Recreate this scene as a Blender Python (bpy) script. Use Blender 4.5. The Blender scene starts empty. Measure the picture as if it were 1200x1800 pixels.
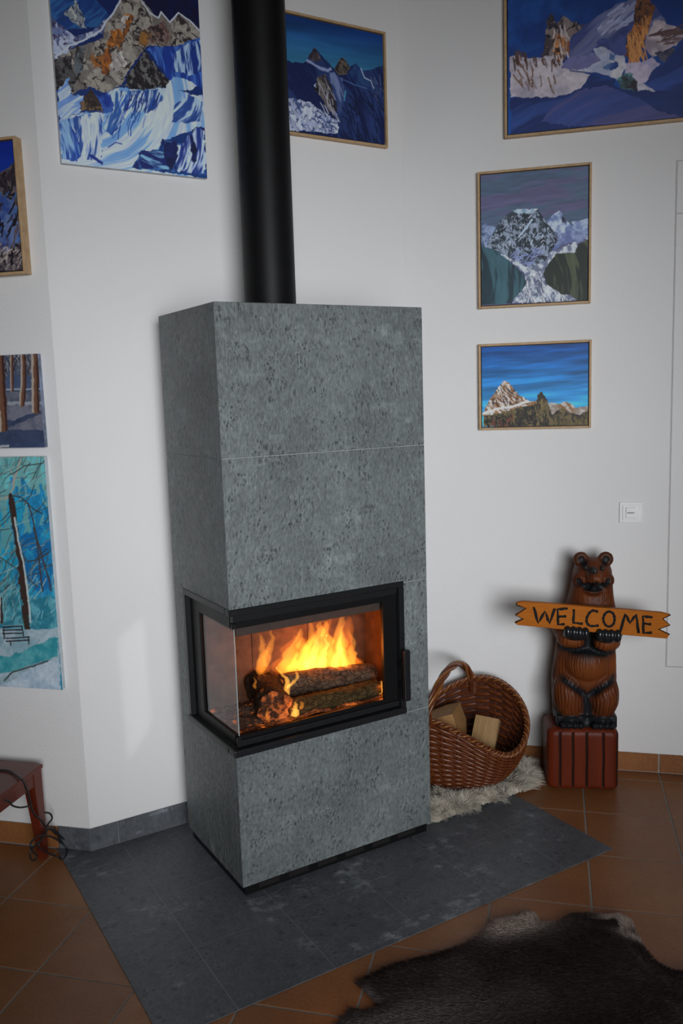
import bpy, bmesh, math, random
import numpy as np
from mathutils import Vector, Matrix, noise as mnoise

SC = bpy.context.scene
COL = SC.collection
R = math.radians
S2 = math.sqrt(0.5)
# ------------------------------------------------------------------ camera
# axes: X along the stove front (to the right), Y into the room's back wall, Z up, metres
cam_d = bpy.data.cameras.new('camera'); cam = bpy.data.objects.new('camera', cam_d); COL.objects.link(cam)
cam_d.sensor_fit = 'VERTICAL'; cam_d.sensor_height = 24.0; cam_d.sensor_width = 16.0
cam_d.lens = 1508.6 * 24.0 / 1800.0
cam_d.clip_start = 0.05
yaw, pitch, roll = 0.5415, 0.1386, -0.0317
fw = Vector((math.sin(yaw)*math.cos(pitch), math.cos(yaw)*math.cos(pitch), -math.sin(pitch)))
rt0 = Vector((math.cos(yaw), -math.sin(yaw), 0)); up0 = rt0.cross(fw)
rt = rt0*math.cos(roll) + up0*math.sin(roll); up = -rt0*math.sin(roll) + up0*math.cos(roll)
M = Matrix((rt, up, -fw)).transposed().to_4x4(); M.translation = Vector((-1.015, -2.371, 1.600))
cam.matrix_world = M
SC.camera = cam
# ------------------------------------------------------------------ light
SC.view_settings.view_transform = 'Standard'; SC.view_settings.look = 'None'
SC.view_settings.gamma = 1.0; SC.view_settings.use_curve_mapping = False
SC.view_settings.exposure = 0.0
w = bpy.data.worlds.new('world'); SC.world = w; w.use_nodes = True
w.node_tree.nodes['Background'].inputs[0].default_value = (0.55, 0.65, 0.8, 1)
w.node_tree.nodes['Background'].inputs[1].default_value = 0.3

def uv2xy(u, v): return ((u+v)*S2, (v-u)*S2)       # room axes: u along the right/left walls, v towards them

def area(name, u, v, z, sx, sz, target, power, color, spread=180):
    d = bpy.data.lights.new(name, 'AREA'); d.shape = 'RECTANGLE'; d.size = sx; d.size_y = sz
    d.energy = power; d.color = color; d.spread = R(spread)
    o = bpy.data.objects.new(name, d); COL.objects.link(o)
    o.location = (*uv2xy(u, v), z)
    o.rotation_euler = (Vector(target)-o.location).to_track_quat('-Z', 'Y').to_euler()
    return o
# patio window behind and to the right of the camera: sky light comes in slanting down
area('window_light', 2.25, -3.85, 1.6, 2.7, 2.2, (0.42, 0.3, 1.12), 31, (0.94, 0.97, 1.0), 56)
# added beam through a shaped hole, imitates light the stove glass reflects
sd = bpy.data.lights.new('sun', 'SUN'); sd.energy = 0.26; sd.angle = R(0.25); sd.color = (1.0, 0.99, 0.96)
sun = bpy.data.objects.new('sun', sd); COL.objects.link(sun)
SUN_DIR = Vector((-0.10, 1.0, -0.2)).normalized()
sun.rotation_euler = SUN_DIR.to_track_quat('-Z', 'Y').to_euler(); sun.location = (0, -5, 2.5)

# ------------------------------------------------------------------ helpers
def s2l(c):
    return tuple((x/255/12.92 if x/255 <= 0.04045 else ((x/255+0.055)/1.055)**2.4) for x in c)
def tag(o, label=None, cat=None, group=None, kind=None):
    if label: o['label'] = label
    if cat: o['category'] = cat
    if group: o['group'] = group
    if kind: o['kind'] = kind
    return o
def empty(name, loc=(0,0,0), rz=0.0):
    o = bpy.data.objects.new(name, None); COL.objects.link(o); o.location = loc; o.rotation_euler = (0,0,rz)
    o.empty_display_size = 0.05
    return o
def link(name, me, mat=None, parent=None, smooth=False):
    o = bpy.data.objects.new(name, me); COL.objects.link(o)
    if mat is not None and len(me.materials) == 0: me.materials.append(mat)
    if parent is not None: o.parent = parent
    if smooth: me.polygons.foreach_set('use_smooth', [True]*len(me.polygons))
    return o
def mesh(name, V, F, mat, parent=None, smooth=False):
    me = bpy.data.meshes.new(name); me.from_pydata([tuple(v) for v in V], [], F); me.update()
    return link(name, me, mat, parent, smooth)
def from_bm(name, bm, mat, parent=None, smooth=False):
    me = bpy.data.meshes.new(name); bmesh.ops.recalc_face_normals(bm, faces=bm.faces); bm.to_mesh(me); bm.free()
    return link(name, me, mat, parent, smooth)
def add_box(bm, x0, x1, y0, y1, z0, z1, bev=0.0, seg=1):
    m = Matrix.Translation(((x0+x1)/2, (y0+y1)/2, (z0+z1)/2)) @ Matrix.Diagonal((x1-x0, y1-y0, z1-z0, 1))
    r = bmesh.ops.create_cube(bm, size=1.0, matrix=m)
    if bev > 0:
        vs = set(r['verts']); es = [e for e in bm.edges if e.verts[0] in vs and e.verts[1] in vs]
        bmesh.ops.bevel(bm, geom=es, offset=bev, segments=seg, affect='EDGES', profile=0.5)
def box(name, x0, x1, y0, y1, z0, z1, mat, parent=None, bev=0.0, seg=1):
    bm = bmesh.new(); add_box(bm, x0, x1, y0, y1, z0, z1, bev, seg); return from_bm(name, bm, mat, parent)
def box_uv(name, u0, u1, v0, v1, z0, z1, mat, parent=None, bev=0.0):
    """box whose sides follow the room axes u, v (turned 45 degrees)"""
    bm = bmesh.new(); add_box(bm, u0, u1, v0, v1, z0, z1, bev)
    rot = Matrix(((S2, S2, 0, 0), (-S2, S2, 0, 0), (0, 0, 1, 0), (0, 0, 0, 1)))
    bmesh.ops.transform(bm, matrix=rot, verts=bm.verts); return from_bm(name, bm, mat, parent)
def smooth_path(P, n=8, closed=False):
    P = [Vector(p) for p in P]; out = []
    N = len(P); rng = range(N) if closed else range(N-1)
    for i in rng:
        if closed: a, b, c, d = P[(i-1) % N], P[i], P[(i+1) % N], P[(i+2) % N]
        else: a, b, c, d = P[max(i-1, 0)], P[i], P[i+1], P[min(i+2, N-1)]
        for k in range(n):
            t = k/n
            out.append(0.5*((2*b)+(c-a)*t+(2*a-5*b+4*c-d)*t*t+(3*b-a-3*c+d)*t**3))
    if not closed: out.append(P[-1])
    return out
def add_tube(V, F, P, rad, sides=8, closed=False, ry=None):
    """sweep a circle (or ellipse rad x ry) along P, appending to V, F"""
    P = [Vector(p) for p in P]; N = len(P); base = len(V)
    if not hasattr(rad, '__len__'): rad = [rad]*N
    T = []
    for i in range(N):
        a = P[(i-1) % N] if (closed or i > 0) else P[i]; b = P[(i+1) % N] if (closed or i < N-1) else P[i]
        t = (b-a); T.append(t.normalized() if t.length > 1e-9 else Vector((0, 0, 1)))
    n = T[0].orthogonal().normalized()
    for i in range(N):
        n = (n - T[i]*n.dot(T[i]))
        n = n.normalized() if n.length > 1e-6 else T[i].orthogonal().normalized()
        b = T[i].cross(n)
        for k in range(sides):
            a = 2*math.pi*k/sides
            V.append(P[i] + n*math.cos(a)*rad[i] + b*math.sin(a)*rad[i])
    for i in range(N if closed else N-1):
        j = (i+1) % N
        for k in range(sides):
            l = (k+1) % sides
            F.append((base+i*sides+k, base+i*sides+l, base+j*sides+l, base+j*sides+k))
    if not closed:
        F.append(tuple(base+k for k in range(sides))[::-1]); F.append(tuple(base+(N-1)*sides+k for k in range(sides)))
def tube(name, P, rad, mat, parent=None, sides=8, closed=False):
    V, F = [], []; add_tube(V, F, P, rad, sides, closed); return mesh(name, V, F, mat, parent, True)

# ------------------------------------------------------------------ materials
class NT:
    def __init__(self, name):
        self.m = bpy.data.materials.new(name); self.m.use_nodes = True
        self.t = self.m.node_tree; self.t.nodes.clear()
        self.out = self.t.nodes.new('ShaderNodeOutputMaterial')
    def n(self, typ, **kw):
        nd = self.t.nodes.new('ShaderNode'+typ)
        for k, v in kw.items():
            if k.startswith('i_'): nd.inputs[int(k[2:]) if k[2:].isdigit() else k[2:].replace('_', ' ')].default_value = v
            else: setattr(nd, k, v)
        return nd
    def l(self, a, ao, b, bi): self.t.links.new(a.outputs[ao], b.inputs[bi])
    def coords(self, scale=(1,1,1)):
        g = self.n('NewGeometry'); mp = self.n('Mapping'); mp.inputs['Scale'].default_value = scale
        self.l(g, 'Position', mp, 'Vector'); return mp
    def objcoords(self, scale=(1,1,1)):
        g = self.n('TexCoord'); mp = self.n('Mapping'); mp.inputs['Scale'].default_value = scale
        self.l(g, 'Object', mp, 'Vector'); return mp
    def noise(self, co, scale, detail=4, rough=0.5):
        nz = self.n('TexNoise'); nz.inputs['Scale'].default_value = scale; nz.inputs['Detail'].default_value = detail
        nz.inputs['Roughness'].default_value = rough; self.l(co, 0, nz, 'Vector'); return nz
    def ramp(self, src, so, stops):
        r = self.n('ValToRGB'); e = r.color_ramp.elements
        while len(e) < len(stops): e.new(0.5)
        for el, (p, c) in zip(e, stops): el.position = p; el.color = (*c[:3], 1) if len(c) >= 3 else (c[0],)*3+(1,)
        self.l(src, so, r, 'Fac'); return r
    def mix(self, fac, a, b, mode='MIX'):
        m = self.n('MixRGB', blend_type=mode)
        for i, x in ((0, fac), (1, a), (2, b)):
            if isinstance(x, tuple) and hasattr(x[0], 'outputs'): self.t.links.new(x[0].outputs[x[1]], m.inputs[i])
            elif isinstance(x, (int, float)): m.inputs[i].default_value = x
            else: m.inputs[i].default_value = (*x[:3], 1)
        return m
    def bsdf(self, col=None, rough=0.5, **kw):
        b = self.n('BsdfPrincipled')
        if isinstance(col, tuple) and hasattr(col[0], 'outputs'): self.t.links.new(col[0].outputs[col[1]], b.inputs['Base Color'])
        elif col is not None: b.inputs['Base Color'].default_value = (*col, 1)
        if isinstance(rough, tuple): self.t.links.new(rough[0].outputs[rough[1]], b.inputs['Roughness'])
        else: b.inputs['Roughness'].default_value = rough
        for k, v in kw.items(): b.inputs[k.replace('_', ' ')].default_value = v
        self.t.links.new(b.outputs[0], self.out.inputs['Surface']); return b
    def bump(self, b, src, so, strength=0.3, dist=0.01, prev=None):
        bp = self.n('Bump'); bp.inputs['Strength'].default_value = strength; bp.inputs['Distance'].default_value = dist
        self.l(src, so, bp, 'Height')
        if prev is not None: self.l(prev, 0, bp, 'Normal')
        self.l(bp, 0, b, 'Normal'); return bp

def m_plain(name, col, rough=0.5, var=0.08, scale=40, bump=0.0, obj=True, **kw):
    t = NT(name); co = t.objcoords() if obj else t.coords(); nz = t.noise(co, scale)
    r = t.ramp(nz, 0, [(0.3, tuple(c*(1-var) for c in col)), (0.7, tuple(min(1, c*(1+var)) for c in col))])
    b = t.bsdf((r, 0), rough, **kw)
    if bump: t.bump(b, nz, 0, bump, 0.003)
    return t.m
def m_plaster():
    t = NT('white_plaster'); co = t.coords()
    a = t.noise(co, 130, 3, 0.6); c = t.noise(co, 9, 4, 0.5); d = t.noise(co, 1.3, 2)
    r = t.ramp(d, 0, [(0.3, (0.76, 0.75, 0.745)), (0.7, (0.80, 0.79, 0.785))])
    b = t.bsdf((r, 0), 0.85)
    p = t.bump(b, a, 0, 0.22, 0.004); t.bump(b, c, 0, 0.12, 0.02, p)
    return t.m
def m_stone(name, base, light, dark, rough, veins=0.5, pit=1.0, pits_scale=55, mott=0.34, vein_gain=2.2):
    t = NT(name); co = t.coords((1, 1, 0.62)); ci = t.coords()
    big = t.noise(ci, 3.2, 5, 0.6); fine = t.noise(ci, 210, 3, 0.7); med = t.noise(co, 95, 4, 0.62); mid2 = t.noise(co, 26, 5, 0.65)
    warp = t.mix(0.05, (co, 0), (big, 1))
    def pitmask(scale, lo, hi, gscale, g0, g1):
        vo = t.n('TexVoronoi', feature='F1'); vo.inputs['Scale'].default_value = scale
        t.l(warp, 0, vo, 'Vector'); pm = t.ramp(vo, 'Distance', [(lo, (1, 1, 1)), (hi, (0, 0, 0))])
        gm = t.ramp(t.noise(ci, gscale, 4, 0.65), 0, [(g0, (0, 0, 0)), (g1, (1, 1, 1))])
        return t.mix(1.0, (pm, 0), (gm, 0), 'MULTIPLY')
    p1 = pitmask(pits_scale, 0.14, 0.36, 9, 0.47, 0.62); p2 = pitmask(pits_scale*2.1, 0.16, 0.40, 13, 0.46, 0.62)
    pits = t.mix(1.0, (p1, 0), (p2, 0), 'LIGHTEN')
    c0 = t.ramp(big, 0, [(0.30, dark), (0.5, base), (0.72, light)])
    mr = t.ramp(med, 0, [(0.28, (1-mott*1.3,)*3), (0.5, (1.0,)*3), (0.74, (1+mott*1.5,)*3)])
    c1 = t.mix(1.0, (c0, 0), (mr, 0), 'MULTIPLY')
    m2 = t.ramp(mid2, 0, [(0.30, (0.84, 0.84, 0.85)), (0.70, (1.20, 1.20, 1.18))]); c1 = t.mix(1.0, (c1, 0), (m2, 0), 'MULTIPLY')
    # pale drifting veins and flecks
    co2 = t.coords((1.6, 2.6, 5.0)); vn = t.noise(co2, 2.4, 9, 0.70)
    vr = t.ramp(vn, 0, [(0.555, (0, 0, 0)), (0.68, (1, 1, 1))]); vfac = t.mix(1.0, (vr, 0), (t.ramp(mid2, 0, [(0.40, (0, 0, 0)), (0.62, (veins,)*3)]), 0), 'MULTIPLY')
    c2 = t.mix((vfac, 0), (c1, 0), tuple(min(1, x*vein_gain) for x in light))
    pf = t.mix(1.0, (pits, 0), (0.62,)*3, 'MULTIPLY')
    c3 = t.mix((pf, 0), (c2, 0), tuple(x*0.35 for x in dark))
    b = t.bsdf((c3, 0), rough, Specular_IOR_Level=0.40)
    inv = t.n('Invert'); t.l(pits, 0, inv, 'Color')
    q = t.bump(b, inv, 0, 0.9*pit, 0.004); q2 = t.bump(b, mid2, 0, 0.5*pit, 0.010, q); q3 = t.bump(b, med, 0, 0.6*pit, 0.004, q2); t.bump(b, fine, 0, 0.25, 0.002, q3)
    return t.m
def m_terracotta():
    t = NT('terracotta_glaze'); co = t.coords()
    oi = t.n('ObjectInfo'); a = t.noise(co, 5, 4, 0.6); f = t.noise(co, 120, 3, 0.7); g = t.noise(co, 30, 4, 0.6)
    r = t.ramp(a, 0, [(0.3, (0.225, 0.084, 0.027)), (0.7, (0.325, 0.135, 0.046))])
    rr = t.ramp(oi, 'Random', [(0.0, (0.86, 0.84, 0.82)), (1.0, (1.1, 1.08, 1.06))])
    c = t.mix(1.0, (r, 0), (rr, 0), 'MULTIPLY')
    c2 = t.mix(0.35, (c, 0), (t.ramp(f, 0, [(0.3, (0.13, 0.047, 0.016)), (0.7, (0.37, 0.16, 0.060))]), 0))
    rg = t.ramp(g, 0, [(0.3, (0.30,)*3), (0.7, (0.46,)*3)])
    b = t.bsdf((c2, 0), (rg, 0), Specular_IOR_Level=0.35); t.bump(b, g, 0, 0.12, 0.004); return t.m
def m_wood(name, c0, c1, scale=(2, 2, 30), rough=0.5, coat=0.0, bump=0.15, nscale=6, spec=0.35):
    t = NT(name); co = t.objcoords(scale); a = t.noise(co, nscale, 6, 0.6); b0 = t.noise(co, nscale*6, 3, 0.6)
    r = t.ramp(a, 0, [(0.32, c0), (0.68, c1)])
    c = t.mix(0.3, (r, 0), (t.ramp(b0, 0, [(0.3, c0), (0.7, c1)]), 0))
    b = t.bsdf((c, 0), rough, Coat_Weight=coat, Coat_Roughness=0.25, Specular_IOR_Level=spec); t.bump(b, a, 0, bump, 0.004); return t.m
def m_attr(name, rough=0.6, attr='paint', bump=0.0, bscale=200, coat=0.0, spec=0.4):
    t = NT(name); a = t.n('Attribute', attribute_name=attr)
    b = t.bsdf((a, 'Color'), rough, Coat_Weight=coat, Coat_Roughness=0.3, Specular_IOR_Level=spec)
    if bump:
        nz = t.noise(t.objcoords(), bscale, 3, 0.6); t.bump(b, nz, 0, bump, 0.003)
    return t.m
def m_glass():
    t = NT('stove_glass'); f = t.n('Fresnel'); f.inputs['IOR'].default_value = 1.52
    tr = t.n('BsdfTransparent'); tr.inputs[0].default_value = (0.84, 0.82, 0.79, 1); gl = t.n('BsdfGlossy'); gl.inputs['Roughness'].default_value = 0.02
    mx = t.n('MixShader'); t.l(f, 0, mx, 0); t.l(tr, 0, mx, 1); t.l(gl, 0, mx, 2); t.l(mx, 0, t.out, 'Surface'); return t.m
def m_flame(name, col, k):
    t = NT(name); e = t.n('Emission'); e.inputs[0].default_value = (*col, 1); e.inputs[1].default_value = k
    t.l(e, 0, t.out, 'Volume'); return t.m
def m_ember(name, dark, glow, strength, lo, hi, scale=14):
    """charred wood, cracked across, whose patches glow"""
    t = NT(name); co = t.objcoords(); a = t.noise(co, scale, 5, 0.65); b1 = t.noise(co, 60, 3)
    c = t.ramp(b1, 0, [(0.3, tuple(x*0.45 for x in dark)), (0.7, tuple(x*1.2 for x in dark))])
    cc = t.objcoords((70, 70, 34)); vo = t.n('TexVoronoi', feature='DISTANCE_TO_EDGE'); vo.inputs['Scale'].default_value = 1.0; t.l(cc, 0, vo, 'Vector')
    cr = t.ramp(vo, 'Distance', [(0.01, (0.45, 0.45, 0.45)), (0.07, (1, 1, 1))]); c2 = t.mix(1.0, (c, 0), (cr, 0), 'MULTIPLY')
    b = t.bsdf((c2, 0), 0.9, Specular_IOR_Level=0.2); g = t.ramp(a, 0, [(lo, (0, 0, 0)), (hi, glow)])
    t.l(g, 0, b, 'Emission Color'); b.inputs['Emission Strength'].default_value = strength
    p = t.bump(b, cr, 0, 0.8, 0.006); t.bump(b, b1, 0, 0.6, 0.006, p); return t.m

MT = dict(
    plaster=m_plaster(),
    soap=m_stone('soapstone', (0.138, 0.156, 0.157), (0.175, 0.195, 0.193), (0.100, 0.114, 0.116), 0.46, 0.45, 1.0, 55, 0.27),
    slab=m_stone('hearth_slate', (0.094, 0.102, 0.116), (0.115, 0.124, 0.137), (0.075, 0.082, 0.095), 0.42, 1.0, 0.25, 30, 0.16, 3.2),
    terra=m_terracotta(),
    grout=m_plain('grey_grout', (0.24, 0.22, 0.20), 0.9),
    grout_light=m_plain('pale_grout', (0.33, 0.32, 0.31), 0.9),
    black=m_plain('black_stove_paint', (0.006, 0.006, 0.0065), 0.42, 0.1, 60, Specular_IOR_Level=0.22),
    black_satin=m_plain('black_satin_steel', (0.012, 0.0125, 0.0135), 0.36, 0.1, 60, Specular_IOR_Level=0.28),
    pipe=m_plain('matt_black_pipe', (0.0055, 0.0055, 0.006), 0.5, 0.1, 30, Specular_IOR_Level=0.20),
    brick=m_plain('vermiculite', (0.13, 0.068, 0.042), 0.95, 0.3, 30, 0.3),
    ash=m_plain('ash', (0.25, 0.21, 0.19), 1.0, 0.4, 50, 0.5),
    glass=m_glass(),
    pine=m_wood('pale_pine', (0.42, 0.26, 0.13), (0.58, 0.40, 0.23), (6, 6, 6), 0.5),
    canvas_white=m_plain('raw_canvas', (0.60, 0.61, 0.64), 0.85, 0.04, 200),
    canvas_paint=m_attr('oil_paint', 0.5, 'paint', 0.25, 260),
    dark_liner=m_plain('dark_liner', (0.05, 0.04, 0.035), 0.7),
    white_plastic=m_plain('white_plastic', (0.78, 0.78, 0.77), 0.35, 0.02),
    redwood=m_wood('red_brown_lacquer', (0.095, 0.014, 0.006), (0.15, 0.023, 0.009), (3, 30, 3), 0.38, 0.2, 0.05),
    ochre=m_plain('ochre_paint', (0.24, 0.19, 0.14), 0.9, 0.05, 3),
    hearth_joint=m_plain('pale_hearth_joint', (0.23, 0.235, 0.245), 0.85),
    ceil=m_wood('larch_ceiling', (0.13, 0.075, 0.04), (0.19, 0.115, 0.065), (1, 12, 1), 0.6),
    joint=m_plain('pale_joint', (0.34, 0.355, 0.36), 0.8),
    rubber=m_plain('black_rubber', (0.014, 0.014, 0.016), 0.45),
)
# ================================================================== SETTING
BY = 0.581          # back wall plane y
LV = 0.178          # left wall plane v
RV = 1.182          # right wall plane v
CLU = -0.6425       # u of the outer corner (left wall / back wall)
CRX = RV/S2 - BY    # x of the inner corner (back wall / right wall)
CLX = LV/S2 - BY
CRU = (CRX-BY)*S2
HC = 3.45
U0, U1, V0 = -3.3, 4.40, -4.3
def struct(o): o['kind'] = 'structure'; return o

fl = struct(box_uv('floor', U0-.1, U1+.1, V0-.1, 1.35, -0.06, -0.0011, MT['grout']))
# terracotta tiles, one mesh each (shared data), laid along the right and left walls
TS, TU, TV = 0.3075, 1.0785, 0.477
g = 0.0028
bm = bmesh.new(); add_box(bm, g, TS-g, g, TS-g, -0.012, 0.0, 0.0014)
rot = Matrix(((S2, S2, 0, 0), (-S2, S2, 0, 0), (0, 0, 1, 0), (0, 0, 0, 1)))
bmesh.ops.transform(bm, matrix=rot, verts=bm.verts)
tile_me = bpy.data.meshes.new('floor_tile'); bm.to_mesh(tile_me); bm.free(); tile_me.materials.append(MT['terra'])
for i in range(-9, 6):
    for j in range(-8, 3):
        u, v = TU + i*TS, TV + j*TS
        wallv = LV if u + TS/2 < CLU else RV
        if v > wallv - 0.02: continue
        x, y = uv2xy(u+TS/2, v+TS/2)
        if y > BY + 0.12: continue
        o = bpy.data.objects.new('floor_tile', tile_me); COL.objects.link(o); o.parent = fl
        o.location = (*uv2xy(u, v), 0.0)

struct(box('wall_back', CLX-0.0, CRX+0.06, BY, BY+0.10, -0.02, HC, MT['plaster']))
struct(box_uv('wall_left', U0-0.1, CLU, LV, LV+0.10, -0.02, HC, MT['plaster']))
struct(box_uv('wall_right', CRU-0.02, U1+0.1, RV, RV+0.10, -0.02, HC, MT['plaster']))
struct(box_uv('wall_left_end', U0-0.1, U0, V0-0.1, LV+0.1, -0.02, HC, MT['ochre']))
struct(box_uv('ceiling', U0-0.1, U1+0.1, V0-0.1, RV+0.4, HC, HC+0.1, MT['ceil']))
struct(box_uv('wall_rear', U0-0.1, U1+0.1, V0-0.1, V0, -0.02, HC, MT['ochre']))
# right end wall; its hole is added, shaped to cast the bright wall patch
gap = []; UN = Vector((S2, -S2, 0))
for (x, z) in [(-0.182, 0.758), (-0.084, 0.827), (-0.081, 0.413), (-0.175, 0.301)]:
    P = Vector((x, BY, z)); k = (U1 - P.dot(UN)) / SUN_DIR.dot(UN)
    Q = P + SUN_DIR*k; gap.append(((Q.x+Q.y)*S2, Q.z))
outer = [(V0-.1, HC), (RV+.1, HC), (RV+.1, -0.02), (V0-.1, -0.02)]
V = [(*uv2xy(U1, v), z) for v, z in outer + gap]
struct(mesh('wall_right_end', V, [(0, 1, 5, 4), (1, 2, 6, 5), (2, 3, 7, 6), (3, 0, 4, 7)], MT['ochre']))

# ---- baseboards
BH, BT = 0.081, 0.008
br = struct(box_uv('baseboard_right', CRU, U1, RV-0.005, RV+0.002, 0, BH-0.002, MT['grout_light']))
for i in range(-3, 8):
    u = TU + i*TS
    if u + TS < CRU+0.3 or u + TS > U1: continue
    box_uv('baseboard_tile', u+g, u+TS-g, RV-BT, RV-0.003, 0.003, BH, MT['terra'], br, 0.0012)
bl = struct(box_uv('baseboard_left', U0, -0.772, LV-0.005, LV+0.002, 0, BH+0.002, MT['grout_light']))
for i in range(-10, -5):
    u = TU + i*TS
    if u < U0: continue
    box_uv('baseboard_tile', u+g, min(u+TS-g, -0.773), LV-BT, LV-0.003, 0.003, BH+0.003, MT['terra'], bl, 0.0012)
bb = struct(box('baseboard_back', CLX-0.003, 0.95, BY-0.005, BY+0.002, 0, 0.083, MT['grout_light']))
for a, b in [(CLX-0.006, -0.231), (-0.229, 0.068), (0.070, 0.369), (0.371, 0.668), (0.670, 0.948)]:
    box('baseboard_stone', a, b, BY-BT, BY-0.003, 0.003, 0.086, MT['slab'], bb, 0.001)
box_uv('baseboard_stone', -0.770, CLU+0.003, LV-BT, LV-0.003, 0.003, 0.086, MT['slab'], bb, 0.001)

# ---- grey stone hearth on the floor: tiles of 30 cm in a grid along the stove
hs = tag(box('hearth_slab', -0.429, 1.191, -0.450, 0.548, 0.0002, 0.0027, MT['hearth_joint']),
         'flat blue-grey stone tile hearth on the floor under the stove', 'hearth')
xs = [-0.432, -0.2235, 0.074, 0.3725, 0.671, 0.9695, 1.194]
ys = [-0.452, -0.147, 0.1545, 0.4585, 0.571]
hg = 0.0011
for i in range(6):
    for j in range(4):
        x0, x1, y0, y1 = xs[i]+hg, xs[i+1]-hg, ys[j]+hg, ys[j+1]-hg
        # clip against the left wall (x+y <= LV/S2) and right wall
        poly = [(x0, y0), (x1, y0), (x1, y1), (x0, y1)]
        def clip(poly, n, d):
            out = []
            for k in range(len(poly)):
                p, q = poly[k], poly[(k+1) % len(poly)]
                dp, dq = n[0]*p[0]+n[1]*p[1]-d, n[0]*q[0]+n[1]*q[1]-d
                if dp <= 0: out.append(p)
                if dp*dq < 0:
                    t = dp/(dp-dq); out.append((p[0]+(q[0]-p[0])*t, p[1]+(q[1]-p[1])*t))
            return out
        if i == 0 and j == 3:                                   # runs on round the wall corner
            e = (LV-0.009)/S2; poly = [(x0, y0), (x1, y0), (x1, y1), (e-y1, y1), (x0, e-x0)]
        poly = clip(poly, (S2, S2), RV-0.010)
        if len(poly) < 3: continue
        bm = bmesh.new(); f = bm.faces.new([bm.verts.new((px, py, 0.0003)) for px, py in poly])
        r = bmesh.ops.extrude_face_region(bm, geom=[f])
        for vv in [x for x in r['geom'] if isinstance(x, bmesh.types.BMVert)]: vv.co.z = 0.0032
        from_bm('hearth_tile', bm, MT['slab'], hs)

# ---- flush painted hatch in the right wall
ht = tag(empty('wall_hatch', (*uv2xy(1.65, RV), 0.455)), 'flush white painted wall panel with a thin outline, right of the light switch', 'panel')
def hatch(name, u0, u1, z0, z1):
    o = box_uv(name, u0-1.65, u1-1.65, -0.004, 0.02, z0-0.455, z1-0.455, MT['plaster'], ht, 0.002); return o
hatch('hatch_board', 1.407, 1.90, 0.457, 2.226); hatch('hatch_board', 1.407, 1.90, 2.230, 2.417)
o = box_uv('hatch_gap', 1.4035-1.65, 1.903-1.65, -0.0012, 0.02, 0.453-0.455, 2.421-0.455, m_plain('hatch_gap', (0.55, 0.53, 0.53), 0.9), ht)

# ---- light switch and socket
sw = tag(empty('light_switch', (*uv2xy(1.260, RV), 1.088)), 'small square white light switch on the wall above the bear', 'switch')
sw.rotation_euler = (0, 0, -R(45))
box('plate', -0.043, 0.043, -0.006, 0.0, -0.0415, 0.0415, MT['white_plastic'], sw, 0.002, 2)
box('inner_frame', -0.031, 0.031, -0.009, -0.005, -0.031, 0.031, MT['white_plastic'], sw, 0.0015, 2)
box('rocker', -0.019, 0.019, -0.014, -0.008, 0.001, 0.022, MT['white_plastic'], sw, 0.002, 2)
box('rocker', -0.019, 0.019, -0.012, -0.008, -0.022, -0.001, MT['white_plastic'], sw, 0.002, 2)
box('indicator', -0.012, 0.012, -0.0135, -0.008, -0.003, 0.000, m_plain('grey_mark', (0.25, 0.25, 0.25), 0.5), sw)
so = tag(empty('wall_socket', (*uv2xy(0.965, RV), 0.190)), 'white wall socket half hidden behind the carved bear', 'socket')
so.rotation_euler = (0, 0, -R(45))
box('plate', -0.043, 0.043, -0.011, 0.0, -0.043, 0.043, MT['white_plastic'], so, 0.002, 2)
V, F = [], []
for k in range(24):
    a = 2*math.pi*k/24
    for (rr, yy) in ((0.022, -0.0115), (0.020, -0.0135), (0.018, -0.0115), (0.0, -0.0112)):
        V.append((rr*math.cos(a), yy, rr*math.sin(a)))
for k in range(24):
    l = (k+1) % 24
    for q in range(3): F.append((k*4+q, l*4+q, l*4+q+1, k*4+q+1))
mesh('socket_ring', V, F, MT['white_plastic'], so, True)
# ================================================================== STOVE
SW, SD, ZB, Z1, Z2, Z3, ZT = 0.75, 0.476, 0.0385, 1.413, 0.945, 0.477, 1.873
st = tag(empty('fireplace_stove', (SW/2, SD/2, 0.003)), 'tall grey soapstone stove with a corner glass firebox and burning fire', 'stove')
st_inv = Matrix.Translation((-SW/2, -SD/2, -0.003))
def sbox(name, x0, x1, y0, y1, z0, z1, mat, bev=0.0, seg=1, parent=None):
    o = box(name, x0-SW/2, x1-SW/2, y0-SD/2, y1-SD/2, z0-0.003, z1-0.003, mat, parent or st, bev, seg); return o
j = 0.0009; T = 0.03
# front panels run over the side panels' edge
def stone(x0, x1, y0, y1, z0, z1): return sbox('stone_panel', x0, x1, y0, y1, z0, z1, MT['soap'], 0.0013)
for z0, z1 in ((Z1+j, ZT), (Z2+j, Z1-j), (ZB, Z3-j)):
    stone(0, SW, 0, T, z0, z1)
    stone(0.0007, T, T+0.0012, SD, z0, z1)
    stone(SW-T, SW-0.0007, T+0.0012, SD, z0, z1)
stone(0.650, SW, 0, T, Z3+j, Z2-j)                       # strip right of the firebox
stone(0.0007, T, 0.388, SD, Z3+j, Z2-j)                  # strip left of the firebox
stone(SW-T, SW-0.0007, T+0.0012, SD, Z3+j, Z2-j)
stone(T, SW-T, T, SD, ZT-0.035, ZT-0.004)
sbox('back_panel', T, SW-T, SD-0.012, SD-0.001, ZB, ZT-0.036, MT['black'])
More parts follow.
